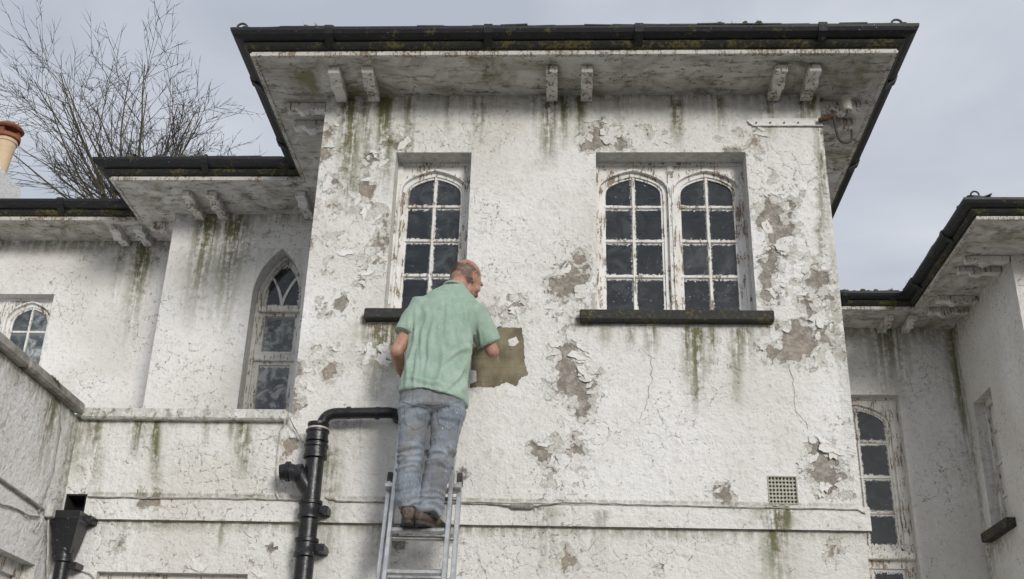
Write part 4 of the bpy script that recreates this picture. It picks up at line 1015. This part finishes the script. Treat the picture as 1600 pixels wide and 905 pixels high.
# ------------------------------------------------------------------ person
def evaluated(mb, name, voxel, smooth_it, keep_smooth=True):
    """joined closed pieces -> one continuous skin"""
    me = mb.mesh(name); bm = bmesh.new(); bm.from_mesh(me); bmesh.ops.recalc_face_normals(bm, faces=bm.faces); bm.to_mesh(me); bm.free()
    o = bpy.data.objects.new(name, me); COL.objects.link(o)
    r = o.modifiers.new('r', 'REMESH'); r.mode = 'VOXEL'; r.voxel_size = voxel; r.use_smooth_shade = True
    sm = o.modifiers.new('s', 'SMOOTH'); sm.iterations = smooth_it; sm.factor = .5
    dg = bpy.context.evaluated_depsgraph_get(); out = bpy.data.meshes.new_from_object(o.evaluated_get(dg)); out.name = name
    bpy.data.objects.remove(o); bpy.data.meshes.remove(me)
    return out
def displace(me, fn):
    n = len(me.vertices); co = np.empty(n*3, np.float32); no = np.empty(n*3, np.float32)
    me.vertices.foreach_get('co', co); me.vertices.foreach_get('normal', no); co = co.reshape(-1, 3); no = no.reshape(-1, 3)
    d = fn(co, no); co = co + no*d[:, None]; me.vertices.foreach_set('co', co.ravel().astype(np.float32)); me.update()
    me.polygons.foreach_set('use_smooth', [True]*len(me.polygons))
def ering(c, hw, hd, tilt=0., yaw=0., n=28, sq=2.3):
    """horizontal super-ellipse ring"""
    out = []
    for k in range(n):
        a = 2*math.pi*k/n; ca, sa = math.cos(a), math.sin(a)
        x = hw*math.copysign(abs(ca)**(2/sq), ca); y = hd*math.copysign(abs(sa)**(2/sq), sa)
        X, Y = x*math.cos(yaw)-y*math.sin(yaw), x*math.sin(yaw)+y*math.cos(yaw)
        out.append((c[0]+X, c[1]+Y, c[2]+tilt*X))
    return out
# materials
def skin_mat():
    t = NT('skin'); P = t.obj(); a = t.noise(P, 22., 4., .6); b = t.noise(P, 130., 3., .6)
    col = t.mix(t.ramp(a, .35, .68), (.47, .27, .20), (.40, .20, .145)); col = t.mix(t.ramp(b, .6, .75, 0., .35), col, (.30, .15, .11))
    return t.bsdf(col, .52, t.bump(b, .0015), Subsurface_Weight=.08, Subsurface_Radius=(.01, .004, .002))
def cloth_mat(name, fn, bump_scale, bd): 
    t = NT(name); P = t.obj(); col = fn(t, P); w = t.noise(P, bump_scale, 3., .6)
    f = t.noise(t.scale(P, (14., 14., 5.)), 1., 4., .6, 1.2)
    return t.bsdf(col, .9, t.bump(t.math('ADD', t.math('MULTIPLY', w, .5), t.math('MULTIPLY', f, 2.)), bd), Specular_IOR_Level=.15, Sheen_Weight=.15)
def shirt_col(t, P):
    a = t.noise(P, 9., 5., .65); b = t.noise(P, 60., 4., .6)
    c = t.mix(t.ramp(a, .35, .66), (.30, .415, .33), (.385, .49, .41)); c = t.mix(t.ramp(b, .55, .75, 0., .5), c, (.44, .56, .47))
    d = t.ramp(t.noise(P, 110., 2., .5), .735, .75); return t.mix(d, c, (.75, .75, .71))
def jean_col(t, P):
    a = t.noise(P, 7., 5., .65); b = t.noise(t.scale(P, (90., 90., 30.)), 1., 4., .65)
    c = t.mix(t.ramp(a, .36, .64), (.20, .23, .265), (.29, .32, .355)); c = t.mix(t.ramp(b, .45, .7, 0., .5), c, (.36, .41, .47))
    gr = t.ramp(t.noise(t.vadd(P, (4., 1., 2.)), 5.0, 4., .6), .50, .64, 0., .75); c = t.mix(gr, c, (.215, .205, .195))
    c = t.mix(t.attr('dirt'), c, (.155, .15, .15))
    c = t.mix(t.ramp(b, .66, .78, 0., .5), c, (.10, .13, .18))
    return t.mix(t.ramp(t.noise(P, 85., 2., .5), .725, .74), c, (.72, .72, .70))
M['skin'] = skin_mat(); M['shirt'] = cloth_mat('green_cotton', shirt_col, 260., .004); M['jeans'] = cloth_mat('faded_denim', jean_col, 320., .004)
M['boot'] = plain('worn_leather', (.075, .052, .038), (.16, .13, .105), 45., .75, .004); M['sole'] = plain('boot_sole', (.03, .028, .026), (.09, .08, .07), 60., .85, .003)
M['hair'] = plain('grey_hair', (.36, .31, .275), (.55, .50, .46), 160., .7, .002, sc=(1, 1, .4)); M['seam'] = plain('seam_thread', (.15, .17, .20), (.23, .25, .27), 60., .9)
M['lip'] = plain('lip', (.34, .15, .12), (.30, .12, .10), 60., .5, 0); M['eye'] = plain('eye_white', (.65, .62, .58), (.6, .57, .53), 30., .2, 0)

person = empty('person', V3(rc)+Vector((0, 0, .017)), 'balding man in green t-shirt and faded jeans standing on the ladder, back turned', 'person')
YH = -.50
# joints
sole_z = LP(.018, 0, 0).z
ankL, ankR = J(639, 800, YRG+.0), J(669, 806, YRG+.0)
hipL, hipR = J(651, 632, YH), J(702, 636, YH)
kneeL, kneeR = J(643, 722, YH+.01), J(688, 730, YH+.03)
def leg_rings(pts, n=24):
    return [ering(c, hw, hd, 0, 0, n, 2.1) for c, hw, hd in pts]
jl = [(J(650, 640, YH), .104, .116), (J(646, 667, YH), .086, .104), (J(642, 700, YH+.005), .077, .094), (J(638, 735, YH+.01), .073, .086), (J(637, 768, YH+.015), .070, .084), (J(639, 784, YH+.02), .068, .082), (J(640, 796, YH+.025), .066, .080)]
jr = [(J(702, 640, YH), .106, .116), (J(697, 667, YH+.005), .095, .104), (J(693, 700, YH+.012), .080, .096), (J(685, 735, YH+.025), .081, .090), (J(677, 768, YH+.028), .075, .086), (J(671, 790, YH+.03), .072, .084), (J(669, 805, YH+.03), .071, .083)]
pel = [(J(676, 592, YH+.01), .180, .118), (J(676, 612, YH), .192, .130), (J(676, 630, YH-.005), .202, .140), (J(675, 643, YH-.005), .204, .136), (J(674, 652, YH), .14, .09)]
mbj = MB(); mbj.loft(leg_rings(jl)); mbj.loft(leg_rings(jr)); mbj.loft([ering(c, a, b, 0, 0, 28, 2.5) for c, a, b in pel])
mbj.ellipsoid(J(652, 646, YH-.04), (.085, .08, .085)); mbj.ellipsoid(J(702, 649, YH-.04), (.085, .08, .085))
jm = evaluated(mbj, 'jeans', .0075, 4)
zk = kneeL.z; za_ = ankL.z; zh_ = hipL.z
def jfold(co, no):
    x, y, z = co[:, 0].astype(float), co[:, 1].astype(float), co[:, 2].astype(float)
    wz = z + .05*(fbm(x*6, y*6, 5)-.5) + .35*(x-rc[0])*np.sign(np.sin(x*9))*.3
    fine = 1-np.abs(2*fbm(x*7+y*3, wz*26, 8, 2)-1)
    knee = np.exp(-((z-zk)/.10)**2); ank = np.exp(-((z-za_-.02)/.08)**2); seat = np.exp(-((z-zh_+.06)/.06)**2)
    long_ = fbm(x*22+y*14, z*4+x*6, 12, 3)-.5
    return (fine-.6)*(.026*knee + .032*ank + .018*seat + .005) + long_*.014
displace(jm, jfold)
# dirt on seat and calves as an attribute
n_ = len(jm.vertices); co = np.empty(n_*3, np.float32); jm.vertices.foreach_get('co', co); co = co.reshape(-1, 3).astype(float)
dirt = .75*np.clip((co[:, 2]-(zh_-.02))/.06, 0, 1) + .6*np.exp(-((co[:, 2]-(zk-.14))/.10)**2)*(co[:, 0] > rc[0]+.06)
at = jm.attributes.new('dirt', 'FLOAT', 'POINT'); at.data.foreach_set('value', np.clip(dirt*(.5+fbm(co[:, 0]*9, co[:, 2]*9, 3)), 0, .85).astype(np.float32))
jeans = link('jeans', jm, M['jeans'], person)
jb_ = BVHTree.FromPolygons([v.co for v in jm.vertices], [tuple(p.vertices) for p in jm.polygons])
def seam(pxs, r=.0028, name='seam', sub=6):
    pts = []
    for i in range(len(pxs)-1):
        for k in range(sub):
            t = k/sub; x = pxs[i][0]+(pxs[i+1][0]-pxs[i][0])*t; y = pxs[i][1]+(pxs[i+1][1]-pxs[i][1])*t
            d = V3(ray(x, y)).normalized(); h_ = jb_.ray_cast(V3(CAM), d)
            if h_[0] is not None: pts.append(h_[0]+h_[1]*.0005)
    if len(pts) > 2: MB().tube(pts, r, 6).build(name, M['seam'], jeans, True)
seam([(676, 600), (676, 640), (675, 655)], .003); seam([(628, 628), (650, 634), (672, 637)]); seam([(680, 637), (705, 632), (727, 622)])
seam([(684, 636), (686, 662), (702, 672), (718, 660), (720, 628)]); seam([(632, 632), (633, 662), (648, 672), (664, 664), (666, 640)])
seam([(626, 640), (623, 690), (622, 740), (627, 785)]); seam([(718, 650), (711, 700), (708, 750), (700, 780)])
# shirt
tors = [(J(677, 624, YH+.0), .209, .168, -.17), (J(678, 604, YH+.005), .204, .156, -.12), (J(681, 575, YH+.02), .196, .128, -.08), (J(686, 545, YH+.035), .195, .122, -.06), (J(691, 515, YH+.05), .198, .124, -.05), (J(697, 490, YH+.07), .202, .124, -.06), (J(701, 474, YH+.085), .188, .108, -.08), (J(705, 463, YH+.095), .145, .088, -.10), (J(708, 455, YH+.105), .095, .075, -.08), (J(710, 449, YH+.115), .068, .065, -.05)]
mbs = MB(); mbs.loft([ering(c, a, b, t, -.10, 32, 2.35) for c, a, b, t in tors])
shL, shR = J(660, 481, YH+.075), J(742, 490, YH+.09)
elL = J(620, 549, YH+.03); elR = J(769, 549, YH+.165)
cuL = shL.lerp(elL, .62); cuR = shR.lerp(elR, .80)
mbs.tube([shL+Vector((.05, 0, .0)), shL, shL.lerp(elL, .3), cuL], [.078, .084, .084, .080], 20)
mbs.tube([shR+Vector((-.05, 0, .0)), shR, shR.lerp(elR, .4), cuR], [.078, .084, .082, .077], 20)
sm_ = evaluated(mbs, 'tshirt', .0085, 6)
FOLDS = [((662, 478), (660, 560), .011, .013), ((674, 505), (668, 604), .012, .014), ((644, 525), (632, 602), .014, .015), ((652, 560), (648, 610), .010, .012), ((737, 528), (688, 566), .014, .014), ((738, 540), (698, 612), .015, .015), ((734, 566), (716, 616), .013, .014),
    ((690, 540), (684, 606), .009, .012), ((648, 476), (646, 525), .012, .012), ((722, 478), (732, 530), .012, .013), ((700, 462), (694, 520), .007, .014), ((640, 590), (700, 606), .007, .012), ((742, 495), (752, 535), .010, .012), ((640, 486), (634, 515), .010, .012), ((712, 500), (722, 560), .008, .013)]
def sfold(co, no):
    x, y, z = co[:, 0].astype(float), co[:, 1].astype(float), co[:, 2].astype(float)
    cx = rc[0]+.12; dx = x-cx; dz = z-(shR.z-.05)
    ang = np.arctan2(dx-.16, -dz+.15); rad = np.hypot(dx-.16, dz-.1)
    f1 = 1-np.abs(2*fbm(ang*5.5, rad*1.6, 4, 2)-1)
    f2 = 1-np.abs(2*fbm(x*9+z*4, z*3.2-x*2, 14, 2)-1)
    low = np.clip((shL.z-.12-z)/.2, 0, 1)
    d = (f1-.65)*.030*(.30+.70*low)*(.5+fbm(x*4, z*4, 40, 2)) + (f2-.65)*.016
    back = np.clip(-no[:, 1]*1.6, 0, 1)
    wx = x + (fbm(x*7, z*5, 50, 2)-.5)*.05
    for (xa, ya), (xb, yb), amp, wd in FOLDS:
        A_, B_ = onY(xa, ya, YH-.12), onY(xb, yb, YH-.12); ex, ez = B_[0]-A_[0], B_[2]-A_[2]; L2 = ex*ex+ez*ez
        t = np.clip(((wx-A_[0])*ex+(z-A_[2])*ez)/L2, 0, 1); dd = ((wx-A_[0])*ez-(z-A_[2])*ex)/math.sqrt(L2)
        end = np.hypot(wx-A_[0]-t*ex, z-A_[2]-t*ez)
        d = d + back*amp*np.exp(-(end/wd)**2)*np.sin(np.clip(t, .02, .98)*math.pi)**.5 - back*.6*amp*np.exp(-((np.abs(dd)-1.9*wd)/wd)**2)*np.exp(-(end/(3*wd))**2)
    return d + (fbm(x*25, z*25, 9, 2)-.5)*.003
displace(sm_, sfold); shirt = link('tshirt', sm_, M['shirt'], person)
def ringband(c, axis, r, flat, name, mat, par, w=.006):
    axis = Vector(axis).normalized(); a = axis.orthogonal().normalized(); b = axis.cross(a)
    pts = [Vector(c)+a*(r*math.cos(2*math.pi*k/24))+b*(r*flat*math.sin(2*math.pi*k/24)) for k in range(25)]
    return MB().tube(pts, w, 6).build(name, mat, par, True)
ringband(cuL, elL-shL, .079, 1, 'cuff_hem', M['shirt'], shirt, .004); ringband(cuR, elR-shR, .076, 1, 'cuff_hem', M['shirt'], shirt, .004)
nk = J(710, 450, YH+.115); ringband(nk, (.10, .22, 1), .070, .98, 'collar_band', M['shirt'], shirt, .009)
# body
bd = MB()
bd.loft([ering(c, a*.86, b*.84, t, -.10, 24) for c, a, b, t in tors[:-1]]); bd.loft([ering(c, a*.86, b*.84, 0, 0, 20) for c, a, b in pel[:-1]])
for q in (jl, jr):
    for i in range(len(q)-3): bd.capsule(q[i][0], q[i+1][0], q[i][1]*.72, q[i+1][1]*.72)
for an, q in ((ankL, jl), (ankR, jr)): bd.capsule(q[-2][0], q[-1][0]+Vector((0, 0, .07)), .036, .030)
def hand(w, fwd, palm, side, curl, spread=.12):
    """w wrist; fwd finger direction; palm = direction the palm faces; side = thumb side"""
    fwd, palm, side = Vector(fwd).normalized(), Vector(palm).normalized(), Vector(side).normalized()
    rot = Matrix((side, fwd, -palm)).transposed()
    bd.ellipsoid(w+fwd*.052, (.042, .056, .017), rot, 14, 8); bd.capsule(w-fwd*.01, w+fwd*.03, .027, .026)
    for k, (off, ln) in enumerate(((.030, .074), (.010, .082), (-.011, .076), (-.030, .060))):
        p = w+fwd*(.092-abs(off-.005)*.25)+side*off; d = (fwd+side*off*spread*12*.3).normalized(); a = 0
        for sgm, fr in enumerate((.45, .31, .24)):
            a += curl*(.5 if sgm == 0 else .6)
            dd = (d*math.cos(a)+palm*math.sin(a)).normalized(); q = p+dd*ln*fr; bd.capsule(p, q, .0098-.0008*sgm, .0092-.0009*sgm, 8); p = q
    p = w+fwd*.030+side*.034; d = (side*.75+fwd*.65+palm*.25).normalized(); q = p+d*.036; bd.capsule(w+fwd*.02+side*.02, p, .014, .012, 8); bd.capsule(p, q, .0115, .0105, 8)
    d2 = (fwd*.75+palm*.55+side*.1).normalized(); bd.capsule(q, q+d2*.03, .0105, .009, 8)
# left arm: hand closes on the ladder's rail
sgrip = (J(640, 572, YH+.2).z-LB.z)/LD.z; grip = LP(sgrip, -WI+.013, 0)
wrL = grip+Vector((-.035, -.085, -.015))
bd.capsule(shL, elL, .056, .043); bd.capsule(elL, elL.lerp(wrL, .35), .043, .042); bd.capsule(elL.lerp(wrL, .35), wrL, .042, .029)
fw = (grip+Vector((-.035, .05, .02))-wrL).normalized(); hand(wrL, fw, (1, 0, .1), (0, -.2, 1), .95)
# right arm: fingertips press on the filler
tip = J(757, 534, -.02); wrR = tip+Vector((.012, -.165, -.03))
bd.capsule(shR, elR, .056, .044); bd.capsule(elR, elR.lerp(wrR, .35), .044, .042); bd.capsule(elR.lerp(wrR, .35), wrR, .042, .029)
hand(wrR, tip-wrR, (0, .35, -1), (-1, 0, 0), .16)
# head and neck
HC = J(729, 435, YH+.165)
HR = Matrix.Rotation(math.radians(-37), 3, 'Z') @ Matrix.Rotation(math.radians(-26), 3, 'X') @ Matrix.Rotation(math.radians(6), 3, 'Y')
HS = 1.09
H = lambda x, y, z: HC + HR @ (Vector((x, y, z))*HS)
def he(c, r, n=18, m_=12, rot=None): bd.ellipsoid(H(*c), tuple(q*HS for q in r), HR if rot is None else HR @ rot, n, m_)
he((0, -.012, .022), (.076, .096, .088)); he((0, .02, .0), (.070, .080, .085)); he((0, -.03, -.01), (.070, .070, .075))
he((0, .038, -.062), (.056, .058, .058)); he((0, .074, -.098), (.026, .022, .020)); he((0, .082, .028), (.052, .020, .016)); he((0, .085, -.035), (.046, .022, .040))
bd.capsule(H(0, .096, .012), H(0, .121, -.030), .009, .015); he((.013, .108, -.034), (.011, .012, .010)); he((-.013, .108, -.034), (.011, .012, .010))
for sx_ in (-1, 1):
    he((sx_*.046, .070, -.03), (.024, .026, .024))
    ear = [H(sx_*(.074+.010*math.sin(a*.5)), -.006+.019*math.cos(a)-.006*math.sin(a), -.012+.031*math.sin(a)) for a in [k*.45 - .9 for k in range(12)]]
    bd.tube(ear, .0065, 8); bd.ellipsoid(H(sx_*.074, -.002, -.016), (.007, .016, .027), HR, 10, 8); bd.ellipsoid(H(sx_*.076, .004, -.040), (.007, .010, .010), HR, 10, 8)
bd.capsule(J(708, 462, YH+.10), H(0, -.025, -.05), .066, .056); bd.capsule(H(0, -.03, -.09), H(0, .02, -.075), .052, .045)
bm_ = evaluated(bd, 'body', .0058, 3)
body = link('body', bm_, M['skin'], person)
for sx_ in (-1, 1):
    MB().ellipsoid(H(sx_*.032, .089, .006), (.0125, .010, .0095), HR, 12, 8).build('eye', M['eye'], body, True)
    MB().tube([H(sx_*.015, .103, .026), H(sx_*.033, .101, .032), H(sx_*.05, .088, .028)], [.003, .005, .003], 6).build('eyebrow', M['hair'], body, True)
MB().tube([H(-.022, .099, -.066), H(0, .109, -.063), H(.022, .099, -.066)], [.003, .006, .003], 8).build('mouth', M['lip'], body, True)
# fringe of cropped grey hair: short strands on sides and back of the skull
HRt = HR.transposed(); sr = random.Random(3); st_ = MB()
bco = [v.co.copy() for v in bm_.vertices]; bno = [v.normal.copy() for v in bm_.vertices]; cand = []
for c_, n__ in zip(bco, bno):
    l = (HRt @ (c_-HC))/HS
    if l.length > .15 or l.z < -.075 or l.z > .062: continue
    w_ = mnoise.noise(l*40)*.005
    back = l.y < .012 + .25*(l.z) and l.z < .048 + w_ + (.0 if l.y < -.05 else .0) and l.z > -.055 - .35*min(0, l.y+.02) + w_
    if abs(l.x) > .068 and -.03 < l.y < .022 and -.05 < l.z < .02: back = False
    if l.y < -.085: back = back and l.z < .030+w_
    if back: cand.append((c_, n__, l))
for c_, n__, l in cand:
    for q in range(4):
        down = HR @ Vector((sr.uniform(-.4, .4), -.3, -1)); d = (n__*.45 + down*.75).normalized()
        b0 = c_ + Vector((sr.uniform(-.004, .004), sr.uniform(-.004, .004), sr.uniform(-.004, .004))) - n__*.001
        tg = d.cross(n__).normalized()*.0011; L_ = sr.uniform(.008, .015)
        st_.add([tuple(b0-tg), tuple(b0+tg), tuple(b0+d*L_+n__*.001)], [(0, 1, 2)])
hair = st_.build('hair', M['hair'], body) if st_.v else None
# boots, arches on the rung
def boot(an, yaw, mid):
    R_ = Matrix.Rotation(yaw, 3, 'Z'); o = Vector((an.x, mid, sole_z)); T = lambda x, y, z: tuple(o + R_ @ Vector((x, y, z)))
    rings = []
    for y, hw, h_, z0 in ((-.125, .018, .055, .03), (-.118, .034, .085, .02), (-.09, .041, .105, .016), (-.05, .042, .110, .016), (.0, .042, .098, .016), (.05, .046, .075, .016), (.10, .049, .058, .016), (.145, .043, .048, .018), (.172, .026, .038, .022)):
        rings.append([T(hw*math.cos(a), y, z0 + (h_)*(.5+.5*math.sin(a))) for a in [2*math.pi*k/18 for k in range(18)]])
    up_ = MB().loft(rings); up_.tube([T(0, -.065, .07), T(0, -.065, .135)], [.050, .047], 16)
    b_ = link('boot', evaluated(up_, 'boot', .006, 3), M['boot'], person)
    ol = []
    for k in range(28):
        a = 2*math.pi*k/28; y = .150*math.sin(a); hw = .043 + (.008 if y > 0 else 0); ol.append((hw*math.copysign(abs(math.cos(a))**.75, math.cos(a)), y+.022))
    so_ = MB().extr([T(x, y, -.001 if abs(y-.0) < 9 else 0) for x, y in ol], (0, 0, .022)); so_.build('sole', M['sole'], b_, bevel=.003)
    for k in range(5):
        y = -.115; MB().box(T(-.018+.009*k-.002, y-.006, .03), T(-.018+.009*k+.002, y+.012, .085)).build('heel_rib', M['sole'], b_)
    MB().tube([T(.042*math.cos(a), -.085-.033*math.sin(a), .10) for a in [math.pi*k/10 for k in range(11)]], .004, 6).build('seam', M['sole'], b_, True)
boot(J(638, 812, YRG), .10, YRG+.015); boot(J(669, 814, YRG), -.42, YRG+.02)

# ------------------------------------------------------------------ tree
TY = 9.6
tb = onY(215, 330, TY)
tree = empty('bare_tree', (tb[0]+.1, TY, 0), 'leafless tree with many fine upright twigs rising behind the roof', 'tree')
tr_ = random.Random(21); limbs = MB(); twigs = MB()
def grow(p, d, L_, r, lev):
    n = 6 if lev < 3 else 4; pts = [p]; q = p.copy(); dd = d.copy()
    for k in range(n):
        dd = (dd + Vector((tr_.uniform(-1, 1), tr_.uniform(-1, 1), tr_.uniform(-.8, 1)))*.09 + Vector((0, 0, .012))).normalized(); q = q+dd*(L_/n); pts.append(q.copy())
    R_ = [r*(1-.72*k/n) for k in range(n+1)]
    (limbs if lev < 3 else twigs).tube(pts, R_, 7 if lev < 2 else (5 if lev == 2 else 3), lev < 2)
    if lev >= 5: return
    m_ = (0, 7, 4, 3, 0)[lev] if lev else 0
    for k in range(m_):
        t = .22+.75*(k+tr_.random())/m_; i = min(int(t*n), n-1); b = pts[i].lerp(pts[i+1], t*n-i)
        ax = (pts[i+1]-pts[i]).normalized(); sd_ = ax.orthogonal().normalized(); sd_.rotate(Matrix.Rotation(tr_.uniform(0, 6.28), 3, ax))
        a = math.radians(tr_.uniform(24, 48)); nd = (ax*math.cos(a)+sd_*math.sin(a)+Vector((0, 0, .05))).normalized()
        grow(b, nd, L_*tr_.uniform(.38, .62)*(1.05-.35*t), max(R_[i]*.5, .0050), lev+1)
base = Vector((tb[0]+.1, TY, 0)); fork = Vector((tb[0]+.05, TY, tb[2]-.9))
limbs.tube([base, base.lerp(fork, .5)+Vector((.08, 0, 0)), fork], [.24, .20, .16], 12)
for px_, py_, yy in ((95,55,0),(130,50,.4),(190,40,-.2),(215,60,.5),(285,100,.2),(345,140,-.3),(375,215,.4),(20,150,.3),(-30,200,-.2),(60,110,.8),(250,80,-.6),(150,120,-.7),(310,170,.9),(330,110,.2),(5,90,.1),(380,225,.2),(365,175,.3),(330,235,-.3),(250,225,.4),(60,260,.2),(110,250,-.5),(200,235,.9),(300,215,-.8),(-20,120,.2),(180,200,.6),(130,215,-.3),(270,170,.3),(220,150,-1.),(100,180,1.),(50,230,-.4)):
    e = V3(onY(px_, py_, TY+yy)); s0 = fork + Vector((tr_.uniform(-.12, .12), tr_.uniform(-.1, .1), tr_.uniform(-.3, .5)))
    v_ = e-s0; grow(s0, (v_.normalized()+Vector((v_.x*-.02, 0, 0))).normalized(), v_.length*.80, tr_.uniform(.020, .034), 1)
lo = limbs.build('trunk', M['bark'], tree, True)
tw = twigs.build('twigs', M['twig'], tree); tw['kind'] = 'stuff'
